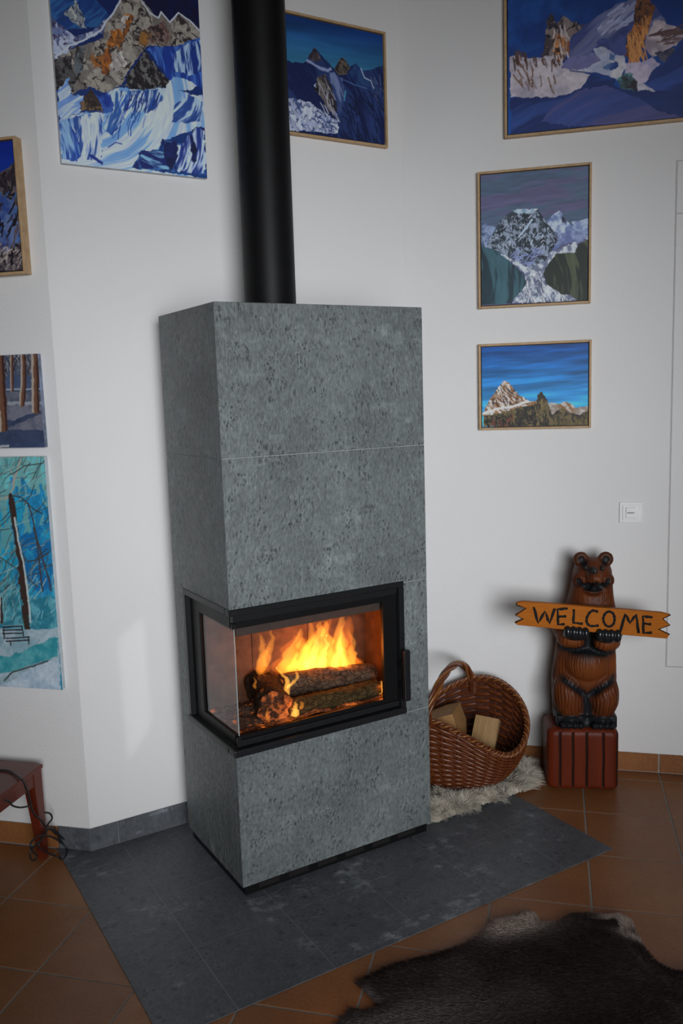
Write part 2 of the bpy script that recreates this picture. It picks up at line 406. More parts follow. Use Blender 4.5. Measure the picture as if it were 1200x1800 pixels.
# strips between the stone panels; the pale ones paint light caught on edges
for z in (Z1, Z2, Z3):
    x0 = 0.0012 if z == Z1 else 0.650
    sbox('panel_joint', x0, SW-0.0012, 0.0013, 0.02, z-j, z+j, MT['joint'])
    sbox('panel_joint', 0.0016, 0.02, T+0.002 if z == Z1 else 0.389, SD-0.001, z-j, z+j, MT['soap'])
for z0, z1 in ((Z2+j, ZT-0.002), (ZB+0.001, Z3-j)): sbox('panel_joint', 0.0004, 0.02, T, T+0.0012, z0, z1, MT['joint'])
MT['slot'] = m_plain('dark_slot', (0.014, 0.012, 0.012), 0.6, Specular_IOR_Level=0.2)
# plinth with slots
sbox('plinth', 0.012, SW-0.012, 0.012, SD-0.012, 0.003, ZB, MT['black'])
for k in range(6):
    x = 0.06 + k*0.11
    sbox('plinth_slot', x, x+0.075, 0.0105, 0.0135, 0.014, 0.030, MT['slot'])
# outer black frame: front ring and side ring
FR = MT['black_satin']
sbox('outer_frame_bar', -0.004, 0.649, -0.005, 0.028, 0.931, 0.9515, FR, 0.002)
sbox('outer_frame_bar', 0.629, 0.649, -0.005, 0.028, 0.4785, 0.931, FR, 0.002)
sbox('outer_frame_bar', -0.009, 0.649, -0.009, 0.040, 0.4785, 0.502, FR, 0.004, 2)
sbox('outer_frame_bar', -0.004, 0.028, 0.0285, 0.386, 0.931, 0.9515, FR, 0.002)
sbox('outer_frame_bar', -0.004, 0.028, 0.366, 0.386, 0.502, 0.931, FR, 0.002)
sbox('outer_frame_bar', -0.009, 0.040, 0.0405, 0.386, 0.4785, 0.502, FR, 0.004, 2)
# door and the fixed frame behind it
sbox('door_rail', 0.012, 0.629, 0.010, 0.026, 0.905, 0.928, MT['black_satin'], 0.003, 2)
sbox('door_rail', 0.012, 0.629, 0.010, 0.026, 0.504, 0.524, MT['black_satin'], 0.003, 2)
sbox('door_stile', 0.574, 0.629, 0.016, 0.034, 0.524, 0.905, MT['black'], 0.002)
sbox('door_rail', 0.022, 0.574, 0.018, 0.034, 0.884, 0.905, MT['black'], 0.001)
sbox('door_rail', 0.022, 0.574, 0.018, 0.034, 0.524, 0.538, MT['black'], 0.001)
sbox('side_rail', 0.014, 0.032, 0.0345, 0.366, 0.884, 0.931, MT['black'], 0.001)
sbox('side_rail', 0.014, 0.032, 0.0345, 0.366, 0.502, 0.536, MT['black'], 0.001)
sbox('side_stile', 0.014, 0.034, 0.288, 0.366, 0.536, 0.884, MT['black'], 0.001)
hd = sbox('door_handle', 0.620, 0.645, -0.040, -0.024, 0.535, 0.716, MT['black_satin'], 0.003, 2)
sbox('handle_mount', 0.622, 0.640, -0.0235, -0.0055, 0.650, 0.675, MT['black'], 0.001)
sbox('handle_mount', 0.622, 0.640, -0.0235, -0.0055, 0.575, 0.600, MT['black'], 0.001)
# glass panes
def pane(x0, x1, y0, y1, z0, z1, name='glass_pane'): return sbox(name, x0, x1, y0, y1, z0, z1, MT['glass'])
def quad_pane(P):
    return mesh('glass_pane', [(a-SW/2, b-SD/2, c-0.003) for a, b, c in P], [(0, 1, 2, 3)], MT['glass'], st)
quad_pane([(0.024, 0.021, 0.537), (0.574, 0.021, 0.537), (0.574, 0.021, 0.885), (0.024, 0.021, 0.885)])
quad_pane([(0.021, 0.288, 0.535), (0.021, 0.024, 0.535), (0.021, 0.024, 0.885), (0.021, 0.288, 0.885)])
sbox('glass_edge', 0.0200, 0.0232, 0.0200, 0.0232, 0.537, 0.884, m_plain('glass_edge', (0.30, 0.36, 0.36), 0.25), 0.0006)
sbox('door_hinge', 0.010, 0.024, 0.007, 0.018, 0.886, 0.903, MT['black_satin'], 0.002)
sbox('door_hinge', 0.010, 0.024, 0.007, 0.018, 0.505, 0.536, MT['black_satin'], 0.002)
# firebox lining
IX0, IX1, IY0, IY1, IZ0, IZ1 = 0.036, 0.690, 0.036, 0.315, 0.512, 0.930
sbox('firebox_brick', IX0, 0.2135, IY1, IY1+0.03, IZ0, IZ1, MT['brick'], 0.001)
sbox('firebox_brick', 0.2155, 0.4385, IY1, IY1+0.03, IZ0, IZ1, MT['brick'], 0.001)
sbox('firebox_brick', 0.4405, IX1, IY1, IY1+0.03, IZ0, IZ1, MT['brick'], 0.001)
sbox('firebox_brick', IX1, IX1+0.028, IY0, IY1+0.03, IZ0, IZ1, MT['brick'], 0.001)
sbox('firebox_floor', IX0, IX1+0.028, IY0, IY1+0.03, 0.503, IZ0, MT['brick'])
sbox('firebox_roof', IX0, IX1+0.028, IY0, IY1+0.03, IZ1, 0.94, MT['black'])
sbox('baffle_plate', IX0, IX1, 0.040, 0.048, 0.852, IZ1, m_plain('baffle_steel', (0.05, 0.046, 0.046), 0.55, 0.15, 40), 0.001)
sbox('side_baffle', 0.040, 0.048, 0.049, IY1, 0.862, IZ1, m_plain('side_baffle_steel', (0.05, 0.042, 0.04), 0.6), 0.001)
# ash bed
NX, NY = 46, 22; V, F = [], []
for a in range(NX):
    for b in range(NY):
        x = IX0 + (IX1-IX0)*a/(NX-1); y = IY0 + (IY1-IY0)*b/(NY-1)
        h = 0.010 + 0.012*mnoise.noise((x*14, y*14, 2.0)) + 0.006*mnoise.noise((x*50, y*50, 5.0)) + 0.016*math.exp(-((x-0.3)/0.2)**2)
        V.append((x-SW/2, y-SD/2, IZ0 - 0.003 + max(0.002, h)))
for a in range(NX-1):
    for b in range(NY-1): F.append((a*NY+b, (a+1)*NY+b, (a+1)*NY+b+1, a*NY+b+1))
mesh('ash_bed', V, F, m_ember('glowing_ash', (0.22, 0.17, 0.14), (1.0, 0.22, 0.03), 1.2, 0.55, 0.75, 22), st, True)

# flue pipe
fp = tag(empty('flue_pipe', (0.367, 0.360, ZT)), 'matt black round flue pipe rising from the stove top', 'pipe')
V, F = [], []; prof = [(0.089, -0.03), (0.089, HC-ZT)]
def lathe(prof, n=64):
    V, F = [], []
    for r, z in prof:
        for k in range(n): V.append((r*math.cos(2*math.pi*k/n), r*math.sin(2*math.pi*k/n), z))
    for i in range(len(prof)-1):
        for k in range(n): F.append((i*n+k, i*n+(k+1) % n, (i+1)*n+(k+1) % n, (i+1)*n+k))
    return V, F
V, F = lathe([(0.089, -0.003), (0.089, HC-ZT-0.001)]); mesh('pipe_tube', V, F, MT['pipe'], fp, True)
V, F = lathe([(0.0895, -0.0035), (0.098, -0.0035), (0.098, 0.000), (0.0895, 0.002)]); mesh('pipe_collar', V, F, MT['pipe'], fp)

# ------------------------------------------------------------------ fire
def log(name, P0, P1, rad, mats, label, seed, flat=0.0, cat='log'):
    """split or round log from P0 to P1: bark mantle and two end faces"""
    P0, P1 = Vector(P0), Vector(P1); d = (P1-P0); L = d.length; n, m = 26, 22; V, F = [], []
    for i in range(n+1):
        t = i/n
        for k in range(m):
            a = 2*math.pi*k/m
            r = rad*(1 + 0.26*mnoise.noise((math.cos(a)*1.6+seed, math.sin(a)*1.6, t*3)) + 0.10*mnoise.noise((math.cos(a)*5, math.sin(a)*5+seed, t*12)))
            if flat: r = min(r, rad*flat/max(0.2, abs(math.cos(a-1.0)))) if math.cos(a-1.0) > 0 else r
            V.append((r*math.cos(a), r*math.sin(a), (t-0.5)*L))
    for i in range(n):
        for k in range(m): F.append((i*m+k, i*m+(k+1) % m, (i+1)*m+(k+1) % m, (i+1)*m+k))
    o = empty(name, (P0+P1)/2); o.rotation_mode = 'QUATERNION'; o.rotation_quaternion = d.to_track_quat('Z', 'Y')
    mesh('bark', V, F, mats[0], o, True)
    for e in (0, n):
        VV = [V[e*m+k] for k in range(m)]; c = (0, 0, (e/n-0.5)*L + (0.002 if e else -0.002)); VV.append(c)
        FF = [((k, (k+1) % m, m) if e else ((k+1) % m, k, m)) for k in range(m)]
        mesh('end_grain', VV, FF, mats[1], o)
    return tag(o, label, cat, 'logs burning in the stove')
char = m_ember('charred_bark', (0.05, 0.035, 0.028), (1.0, 0.22, 0.03), 0.5, 0.60, 0.78, 20)
char_end = m_ember('glowing_end_grain', (0.10, 0.05, 0.03), (1.0, 0.22, 0.04), 0.9, 0.47, 0.68, 30)
grey_log = m_ember('grey_burnt_bark', (0.13, 0.10, 0.075), (1.0, 0.26, 0.04), 0.25, 0.64, 0.8, 18)
moss_log = m_ember('mossy_bark', (0.07, 0.064, 0.03), (1.0, 0.26, 0.04), 0.15, 0.7, 0.85, 18)
log('burning_log', (0.255, 0.175, 0.612), (0.625, 0.185, 0.575), 0.042, (grey_log, char_end), 'grey charred log lying across the top of the fire', 1.3, 0.9)
log('burning_log', (0.225, 0.092, 0.556), (0.600, 0.110, 0.548), 0.031, (moss_log, char_end), 'thin mossy log lying low at the front of the fire', 4.1)
log('burning_log', (0.175, 0.070, 0.580), (0.225, 0.285, 0.595), 0.056, (char, char_end), 'thick black log end with glowing embers at the left of the fire', 7.7)
log('burning_log', (0.300, 0.262, 0.560), (0.650, 0.250, 0.556), 0.038, (char, char_end), 'dark charred log at the back of the fire behind the flames', 9.2)

fire = tag(empty('fire', (0.36, 0.18, 0.60)), 'orange and yellow flames burning over the logs in the stove', 'fire')
fm = [m_flame('flame_body', (1.0, 0.34, 0.035), 34), m_flame('flame_core', (1.0, 0.45, 0.07), 75), m_flame('flame_wisp', (1.0, 0.20, 0.015), 15)]
def flame(P, w, mat, seed, depth=0.6, taper=0.75):
    P = smooth_path([(x-0.36, y-0.18, z-0.60) for x, y, z in P], 7); n = len(P); m = 14; V, F = [], []
    for i, p in enumerate(P):
        t = i/(n-1)
        prof = (min(1, t/0.18)**0.6)*(1-t**1.6)**taper
        prof = max(prof, 0.02)
        for k in range(m):
            a = 2*math.pi*k/m
            wob = 1 + (0.55 if w > 0.022 else 0.2)*mnoise.noise((math.cos(a)*1.1+seed*3.1, t*4.5, math.sin(a)*1.1))
            ox = min(0.022, w)*t*mnoise.noise((t*7, seed, 0)); 
            V.append((p.x+ox+w*prof*wob*math.cos(a), p.y+w*depth*prof*wob*math.sin(a), p.z+0.004*mnoise.noise((a, t*9, seed))))
    for i in range(n-1):
        for k in range(m): F.append((i*m+k, i*m+(k+1) % m, (i+1)*m+(k+1) % m, (i+1)*m+k))
    F.append(tuple(range(m))[::-1]); F.append(tuple((n-1)*m+k for k in range(m)))
    return mesh('flame', V, F, fm[mat], fire, True)
def Y(L, y): return [(x-(0.24-y)*0.6, y, z+(0.24-y)*0.32) for x, z in L]
FL = [
 ([(0.319,0.625),(0.325,0.660),(0.340,0.710),(0.368,0.780)], 0.20, 0.034, 0),
 ([(0.350,0.620),(0.360,0.660),(0.375,0.700),(0.378,0.745)], 0.22, 0.036, 0),
 ([(0.397,0.610),(0.405,0.668),(0.440,0.730),(0.452,0.792)], 0.21, 0.038, 0),
 ([(0.405,0.610),(0.410,0.650),(0.430,0.690),(0.447,0.740)], 0.19, 0.020, 1),
 ([(0.448,0.604),(0.460,0.661),(0.476,0.717),(0.474,0.790)], 0.20, 0.038, 0),
 ([(0.452,0.604),(0.455,0.640),(0.470,0.680),(0.476,0.735)], 0.18, 0.018, 1),
 ([(0.499,0.596),(0.526,0.651),(0.528,0.719),(0.556,0.800)], 0.20, 0.034, 0),
 ([(0.505,0.596),(0.515,0.640),(0.530,0.680),(0.530,0.740)], 0.18, 0.015, 1),
 ([(0.547,0.582),(0.544,0.631),(0.530,0.690),(0.545,0.760)], 0.19, 0.026, 0),
 ([(0.550,0.580),(0.548,0.615),(0.540,0.650),(0.532,0.690)], 0.18, 0.012, 1),
 ([(0.615,0.525),(0.598,0.590),(0.575,0.650),(0.556,0.715)], 0.22, 0.032, 2),
 ([(0.590,0.560),(0.585,0.600),(0.570,0.650),(0.560,0.690)], 0.24, 0.030, 2),
 ([(0.470,0.600),(0.480,0.640),(0.500,0.690),(0.500,0.720)], 0.23, 0.050, 2),
 ([(0.370,0.610),(0.375,0.650),(0.400,0.690),(0.405,0.730)], 0.24, 0.055, 2),
 ([(0.420,0.600),(0.430,0.660),(0.440,0.730),(0.500,0.800)], 0.25, 0.050, 2),
 ([(0.520,0.590),(0.535,0.650),(0.560,0.720),(0.575,0.790)], 0.25, 0.040, 2),
 ([(0.300,0.625),(0.310,0.670),(0.320,0.710),(0.350,0.760)], 0.24, 0.040, 2),
 ([(0.385,0.610),(0.390,0.680),(0.415,0.740),(0.405,0.800)], 0.22, 0.022, 0),
 ([(0.570,0.560),(0.575,0.620),(0.585,0.660),(0.570,0.745)], 0.21, 0.020, 0),
 ([(0.213,0.640),(0.222,0.690),(0.224,0.730),(0.205,0.790)], 0.20, 0.018, 0),
 ([(0.231,0.665),(0.246,0.713),(0.263,0.753),(0.256,0.800)], 0.20, 0.014, 0),
 ([(0.222,0.640),(0.226,0.680),(0.236,0.715),(0.240,0.745)], 0.20, 0.020, 2),
]
for i, (L, y, w_, mt) in enumerate(FL): flame(Y(L, y), w_*1.25, mt, i*1.7+0.4)
for i, (L, y, w_, mt) in enumerate([
 ([(0.228,0.612),(0.240,0.650),(0.222,0.675),(0.202,0.705)], 0.10, 0.010, 1),
 ([(0.236,0.625),(0.262,0.642),(0.280,0.662),(0.266,0.690)], 0.10, 0.010, 1),
 ([(0.226,0.600),(0.232,0.615),(0.240,0.630),(0.246,0.645)], 0.09, 0.011, 1),
 ([(0.585,0.530),(0.602,0.540),(0.606,0.556),(0.612,0.578)], 0.09, 0.016, 1),
 ([(0.575,0.532),(0.585,0.540),(0.590,0.548),(0.593,0.555)], 0.09, 0.012, 0),
 ([(0.130,0.640),(0.128,0.655),(0.132,0.668),(0.131,0.685)], 0.12, 0.007, 0),
 ([(0.232,0.545),(0.233,0.560),(0.231,0.575),(0.235,0.600)], 0.040, 0.016, 1),
 ([(0.262,0.560),(0.266,0.570),(0.268,0.580),(0.262,0.590)], 0.055, 0.010, 0),
 ([(0.145,0.545),(0.142,0.560),(0.138,0.575),(0.142,0.590)], 0.060, 0.008, 0)]):
    flame([(x, y, z) for x, z in L], w_, mt, i*2.3+11, 0.8)
def glow(x, y, z, p, r=0.03, col=(1.0, 0.21, 0.028)):
    d = bpy.data.lights.new('fire_glow', 'POINT'); d.energy = p; d.color = col; d.shadow_soft_size = r
    o = bpy.data.objects.new('fire_glow', d); COL.objects.link(o); o.location = (x, y, z); return o
glow(0.38, 0.19, 0.70, 0.9); glow(0.50, 0.19, 0.67, 0.9); glow(0.22, 0.16, 0.70, 0.18)
glow(0.235, 0.045, 0.580, 0.12, 0.012); glow(0.60, 0.075, 0.56, 0.12, 0.012)
PAINT={
 'glacier':(0.502,0.7,(260, 360),[
  ('g',(8,20,72),(14,52,112)),
  ('p',(10,12,46),(8,16,60),[(0.64,1.039),(1.1,1.112),(1.065,0.672),(0.602,0.615)],0.01,8),
  ('f',(18,52,112),(36,84,140),[(-0.067,0.738),(0.253,0.768),(0.427,0.651),(0.031,0.577),(-0.082,0.594)],40,14,0,0.01),
  ('r',(158,162,158),(120,126,132),(52,62,92),[(0.093,0.661),(0.158,0.714),(0.191,0.686),(0.209,0.632),(0.225,0.605),(0.155,0.625),(0.12,0.636)],0.02,22),
  ('r',(160,170,196),(96,108,150),(60,52,84),[(0.002,0.625),(0.069,0.597),(0.149,0.567),(0.248,0.596),(0.407,0.707),(0.348,0.617),(0.17,0.537),(0.018,0.454),(-0.005,0.451)],0.012,18),
  ('r',(140,134,126),(104,98,94),(40,34,36),[(0.33,0.623),(0.435,0.735),(0.48,0.816),(0.548,0.867),(0.616,0.777),(0.702,0.717),(0.731,0.746),(0.794,0.707),(0.853,0.762),(1.011,0.696),(1.009,0.665),(0.868,0.622),(0.758,0.591),(0.611,0.578),(0.513,0.494),(0.426,0.383),(0.321,0.336),(0.212,0.356),(0.099,0.315),(0.007,0.347),(0.001,0.452),(0.106,0.503),(0.193,0.532),(0.32,0.58)],0.012,11),
  ('r',(96,74,70),(120,108,100),(46,34,36),[(0.686,0.685),(0.755,0.711),(0.795,0.639),(0.731,0.592),(0.625,0.584),(0.619,0.659)],0.02,16),
  ('r',(160,98,40),(128,78,40),(70,44,32),[(0.482,0.709),(0.533,0.707),(0.513,0.629),(0.446,0.596),(0.429,0.543),(0.342,0.549),(0.373,0.611),(0.45,0.638)],0.03,14),
  ('r',(156,92,34),(124,72,38),(70,46,32),[(0.329,0.54),(0.379,0.546),(0.354,0.417),(0.305,0.42),(0.284,0.468)],0.03,14),
  ('r',(140,88,44),(120,92,62),(60,44,34),[(0.238,0.496),(0.314,0.513),(0.295,0.453),(0.246,0.451)],0.03,14),
  ('r',(134,90,46),(112,88,62),(60,44,34),[(0.593,0.656),(0.657,0.647),(0.613,0.591),(0.559,0.576)],0.03,14),
  ('r',(184,180,174),(146,142,138),(70,64,62),[(0.389,0.522),(0.454,0.546),(0.467,0.48),(0.406,0.431),(0.372,0.47)],0.03,14),
  ('r',(176,172,168),(128,124,122),(74,68,66),[(0.455,0.688),(0.494,0.702),(0.476,0.641),(0.425,0.635)],0.03,14),
  ('r',(88,96,104),(70,72,76),(36,32,36),[(0.144,0.517),(0.205,0.525),(0.181,0.415),(0.132,0.401)],0.02,14),
  ('r',(74,72,74),(36,30,36),(18,16,22),[(0.001,0.452),(0.116,0.481),(0.133,0.41),(0.089,0.331),(0.005,0.322)],0.03,18),
  ('r',(96,94,94),(34,30,34),(14,12,18),[(0.59,0.561),(0.771,0.437),(0.788,0.404),(0.715,0.403),(0.502,0.369),(0.439,0.384)],0.02,22),
  ('s',(176,184,202),[(0.007,0.461),(0.108,0.521),(0.195,0.552),(0.311,0.612),(0.353,0.658),(0.4,0.698),(0.47,0.782)],0.011),
  ('s',(180,186,202),[(0.597,0.778),(0.651,0.731),(0.709,0.718),(0.731,0.746),(0.788,0.708),(0.852,0.76),(0.932,0.734),(1.004,0.695)],0.01),
  ('f',(20,48,128),(54,92,166),[(0.611,0.573),(0.758,0.591),(0.868,0.622),(1.013,0.679),(1.01,0.418),(0.976,0.432),(0.809,0.406),(0.746,0.46)],-80,14,0.4,0.015),
  ('f',(150,176,210),(20,44,116),[(0.802,0.562),(0.867,0.613),(1.012,0.665),(1.01,0.507),(0.911,0.478),(0.803,0.492)],-84,24,0.7,0.015),
  ('f',(168,184,214),(96,130,190),[(0.017,0.323),(0.083,0.388),(0.087,0.314),(0.159,0.313),(0.139,0.237),(0.002,0.182)],35,18,0.5,0.02),
  ('f',(178,190,212),(104,146,196),[(0.321,0.336),(0.425,0.37),(0.528,0.372),(0.728,0.402),(0.787,0.464),(0.909,0.46),(0.962,0.43),(0.822,0.398),(1.016,0.4),(1.004,0.256),(0.861,0.207),(0.693,0.158),(0.662,0.111),(0.529,0.096),(0.456,0.012),(0.984,0.0),(0.45,-0.054),(-0.049,-0.071),(0.002,0.182),(0.151,0.238),(0.287,0.242)],-118,11,1.2,0.015),
  ('f',(164,184,212),(44,84,150),[(0.359,0.334),(0.501,0.365),(0.424,0.221),(0.34,0.145),(0.291,0.158)],-112,24,1.0,0.02),
  ('f',(166,186,212),(34,64,128),[(0.488,0.362),(0.727,0.397),(0.695,0.333),(0.597,0.271),(0.48,0.269)],-112,28,1.2,0.02),
  ('p',(24,50,135),(50,84,160),[(0.246,0.331),(0.359,0.334),(0.352,0.265),(0.262,0.24),(0.228,0.27)],0.03,10),
  ('r',(108,86,60),(52,40,38),(30,24,26),[(0.211,0.348),(0.252,0.323),(0.288,0.249),(0.147,0.252),(0.161,0.305)],0.02,20),
  ('h',(28,70,150),[(0.397,0.337),(0.713,0.387),(0.677,0.279),(0.459,0.19),(0.353,0.146)],22,-115,0.12,0.006,8),
  ('h',(22,40,104),[(0.425,0.366),(0.714,0.396),(0.668,0.33),(0.443,0.291)],24,-110,0.09,0.006,8),
  ('f',(178,190,212),(36,70,138),[(0.101,0.216),(0.3,0.243),(0.254,0.027),(0.112,0.033)],-97,22,0.6,0.02),
  ('f',(30,66,146),(120,156,198),[(0.001,0.174),(0.076,0.206),(0.127,0.06),(0.092,0.015),(-0.004,0.014)],-78,18,0.8,0.02),
  ('f',(160,182,210),(36,66,132),[(0.788,0.325),(0.904,0.398),(1.006,0.364),(0.977,0.271),(0.754,0.242)],-125,26,2.2,0.015),
  ('s',(30,60,140),[(0.31,0.096),(0.363,0.12),(0.401,0.116)],0.007),
  ('s',(30,60,140),[(0.335,0.157),(0.382,0.187)],0.009),
  ('s',(20,44,120),[(0.194,0.048),(0.259,0.021)],0.02),
  ('p',(16,28,84),(46,92,150),[(0.449,0.011),(0.529,0.099),(0.688,0.104),(0.7,0.158),(0.857,0.167),(0.889,0.219),(1.001,0.254),(0.992,0.015)],0.02,10),
  ('f',(170,186,214),(30,50,120),[(0.786,0.139),(0.865,0.172),(0.903,0.22),(1.0,0.237),(0.986,0.023),(0.776,0.017)],-104,20,1.0,0.03),
  ('f',(110,158,192),(18,32,92),[(0.498,0.046),(0.555,0.094),(0.716,0.106),(0.709,0.026),(0.521,0.017)],165,20,1.0,0.02),
  ('p',(14,20,62),(18,30,86),[(0.699,0.154),(0.787,0.148),(0.782,0.085),(0.721,0.013),(0.695,0.06)],0.03,10),
  ('p',(14,18,56),(18,30,80),[(0.889,0.21),(0.94,0.16),(0.92,0.077),(0.885,0.084),(0.897,0.148)],0.03,10),
 ]),
 'three_peaks':(0.552,0.404,(225, 170),[
  ('g',(12,42,96),(96,205,205)),
  ('m',[(-0.182,1.003),(1.376,1.412),(1.347,-0.31),(-0.242,-0.514)],2,6,0.25),
  ('f',(16,27,66),(30,46,90),[(-0.092,0.604),(0.376,0.605),(0.408,0.678),(0.439,0.763),(0.52,0.689),(0.59,0.611),(0.666,0.728),(0.713,0.651),(0.776,0.698),(0.824,0.641),(1.018,0.737),(1.028,0.005),(-0.121,-0.175)],-50,10,0.4,0.012),
  ('r',(84,80,84),(50,44,50),(22,20,28),[(0.401,0.652),(0.442,0.77),(0.473,0.712),(0.51,0.661),(0.424,0.637)],0.012,24),
  ('r',(86,78,70),(50,44,44),(24,20,24),[(0.593,0.605),(0.662,0.731),(0.727,0.648),(0.698,0.581),(0.625,0.565)],0.012,24),
  ('p',(22,40,84),(34,62,104),[(0.711,0.583),(0.776,0.696),(0.83,0.622),(0.885,0.524),(0.783,0.489)],0.012,8),
  ('s',(150,160,185),[(0.812,0.659),(0.842,0.583),(0.892,0.566),(0.916,0.502)],0.008),
  ('s',(70,96,140),[(0.672,0.528),(0.771,0.498),(0.859,0.491)],0.006),
  ('s',(120,130,165),[(0.389,0.631),(0.441,0.613),(0.493,0.591),(0.543,0.586),(0.565,0.604)],0.018),
  ('s',(150,158,178),[(0.516,0.543),(0.49,0.484),(0.435,0.433),(0.464,0.413)],0.012),
  ('r',(92,86,84),(44,40,46),(16,16,24),[(0.467,0.519),(0.528,0.558),(0.573,0.434),(0.604,0.252),(0.578,0.193),(0.486,0.337),(0.428,0.379)],0.02,18),
  ('f',(96,108,146),(40,56,100),[(0.553,0.577),(0.648,0.543),(0.682,0.429),(0.654,0.288),(0.627,0.201),(0.594,0.331),(0.573,0.461)],-70,22,0.6,0.02),
  ('h',(160,160,175),[(0.442,0.448),(0.527,0.532),(0.603,0.224),(0.483,0.256)],16,-70,0.09,0.005,15),
  ('r',(168,174,190),(140,148,174),(56,70,110),[(0.378,0.276),(0.482,0.216),(0.619,0.146),(0.598,0.033),(0.335,0.017),(-0.114,0.018),(-0.104,0.274),(0.228,0.287)],0.02,16),
  ('h',(40,60,110),[(0.388,0.239),(0.506,0.207),(0.599,0.061),(0.405,0.028)],26,-30,0.03,0.005,40),
  ('h',(14,22,52),[(0.658,0.451),(1.0,0.491),(1.003,0.044),(0.622,0.01)],60,-60,0.1,0.008,30),
  ('s',(60,120,150),[(0.682,0.429),(0.668,0.345)],0.012),
  ('h',(70,80,110),[(0.874,0.604),(0.99,0.655),(0.998,0.435),(0.908,0.418)],14,-60,0.06,0.005,30),
 ]),
 'frozen_lake':(0.784,0.579,(300, 220),[
  ('g',(10,32,88),(20,70,140)),
  ('p',(14,46,106),(20,62,125),[(0.007,0.858),(0.342,0.798),(0.574,0.736),(0.374,0.566),(0.006,0.49)],0.01,4),
  ('f',(92,98,136),(50,60,108),[(0.28,0.561),(0.374,0.618),(0.451,0.687),(0.551,0.74),(0.619,0.789),(0.727,0.589),(0.577,0.399),(0.28,0.436)],35,9,0.4,0.012),
  ('h',(130,134,165),[(0.42,0.661),(0.574,0.726),(0.575,0.614),(0.421,0.527)],40,30,0.09,0.008,14),
  ('r',(112,100,98),(62,54,60),(24,24,34),[(0.162,0.465),(0.18,0.671),(0.204,0.719),(0.228,0.658),(0.263,0.701),(0.303,0.65),(0.366,0.619),(0.311,0.577),(0.284,0.539),(0.28,0.446),(0.248,0.409)],0.012,18),
  ('r',(168,116,74),(120,72,44),(54,36,34),[(0.216,0.592),(0.272,0.583),(0.284,0.456),(0.256,0.419),(0.232,0.401),(0.208,0.5)],0.03,18),
  ('h',(170,160,160),[(0.216,0.665),(0.279,0.685),(0.28,0.436),(0.224,0.445)],22,-80,0.07,0.005,20),
  ('p',(172,164,172),(140,134,148),[(0.012,0.489),(0.047,0.494),(0.104,0.464),(0.216,0.467),(0.248,0.409),(0.391,0.314),(0.392,0.272),(0.313,0.221),(0.217,0.201),(0.136,0.204),(0.012,0.238)],0.008,5),
  ('h',(92,64,46),[(0.014,0.52),(0.232,0.464),(0.217,0.277),(0.03,0.326)],30,-68,0.045,0.005,10),
  ('h',(70,50,46),[(0.014,0.531),(0.28,0.478),(0.24,0.411),(0.022,0.466)],30,-70,0.045,0.006,15),
  ('p',(120,110,130),(96,96,140),[(0.249,0.378),(0.296,0.444),(0.422,0.455),(0.438,0.369),(0.376,0.348)],0.012,6),
  ('p',(176,174,182),(140,146,170),[(0.398,0.479),(0.515,0.476),(0.543,0.394),(0.555,0.33),(0.525,0.262),(0.423,0.32),(0.288,0.359),(0.375,0.358),(0.438,0.4)],0.01,7),
  ('p',(34,58,118),(70,96,140),[(0.442,0.348),(0.508,0.4),(0.515,0.347),(0.477,0.33)],0.015,8),
  ('p',(34,58,118),(90,110,150),[(0.469,0.437),(0.5,0.437),(0.496,0.396),(0.473,0.405)],0.015,8),
  ('p',(60,70,122),(40,48,96),[(0.406,0.509),(0.452,0.538),(0.499,0.494),(0.53,0.561),(0.575,0.584),(0.561,0.474),(0.539,0.405)],0.012,6),
  ('r',(156,98,54),(100,62,40),(42,32,36),[(0.579,0.573),(0.589,0.774),(0.638,0.786),(0.673,0.679),(0.666,0.609),(0.641,0.522),(0.623,0.433),(0.597,0.35),(0.543,0.405),(0.564,0.535)],0.012,16),
  ('h',(176,120,70),[(0.553,0.536),(0.65,0.662),(0.631,0.421),(0.562,0.371)],50,-80,0.08,0.006,14),
  ('p',(172,160,166),(130,118,130),[(0.641,0.512),(0.681,0.606),(0.803,0.515),(0.833,0.5),(0.774,0.439),(0.729,0.416),(0.677,0.373),(0.63,0.442)],0.012,8),
  ('h',(80,60,62),[(0.652,0.54),(0.788,0.518),(0.729,0.446),(0.653,0.459)],26,10,0.09,0.006,14),
  ('p',(168,158,178),(132,128,160),[(0.547,0.363),(0.608,0.363),(0.669,0.374),(0.7,0.328),(0.656,0.253),(0.61,0.219),(0.563,0.277)],0.012,6),
  ('p',(44,46,66),(78,76,92),[(0.684,0.413),(0.759,0.421),(0.76,0.35),(0.715,0.336)],0.02,10),
  ('f',(40,62,124),(26,44,96),[(0.663,0.283),(0.715,0.336),(0.804,0.454),(1.171,0.375),(1.179,0.074),(0.626,0.185)],20,6,0.3,0.01),
  ('f',(36,60,118),(22,40,90),[(0.012,0.23),(0.217,0.201),(0.345,0.237),(0.391,0.314),(0.501,0.266),(0.502,0.224),(0.603,0.188),(1.178,0.094),(1.187,-0.273),(0.011,-0.125)],6,7,0.3,0.01),
  ('f',(46,62,118),(66,66,112),[(0.168,0.071),(0.225,0.18),(0.345,0.226),(0.455,0.242),(0.58,0.161),(0.704,0.049),(0.811,-0.007),(0.812,-0.038),(0.346,0.004)],14,7,0.6,0.02),
  ('p',(40,36,40),(70,120,130),[(0.517,0.274),(0.563,0.298),(0.606,0.229),(0.61,0.187),(0.541,0.208)],0.02,10),
  ('s',(20,40,92),[(0.296,0.358),(0.384,0.331),(0.47,0.297),(0.501,0.266),(0.494,0.236),(0.541,0.203),(0.603,0.188)],0.005),
  ('p',(172,168,178),(150,146,166),[(0.602,0.24),(0.633,0.225),(0.691,0.168),(0.607,0.186)],0.01,8),
 ]),
 'dark_valley':(0.408,0.5,(200, 245),[
  ('g',(64,82,104),(74,72,106)),
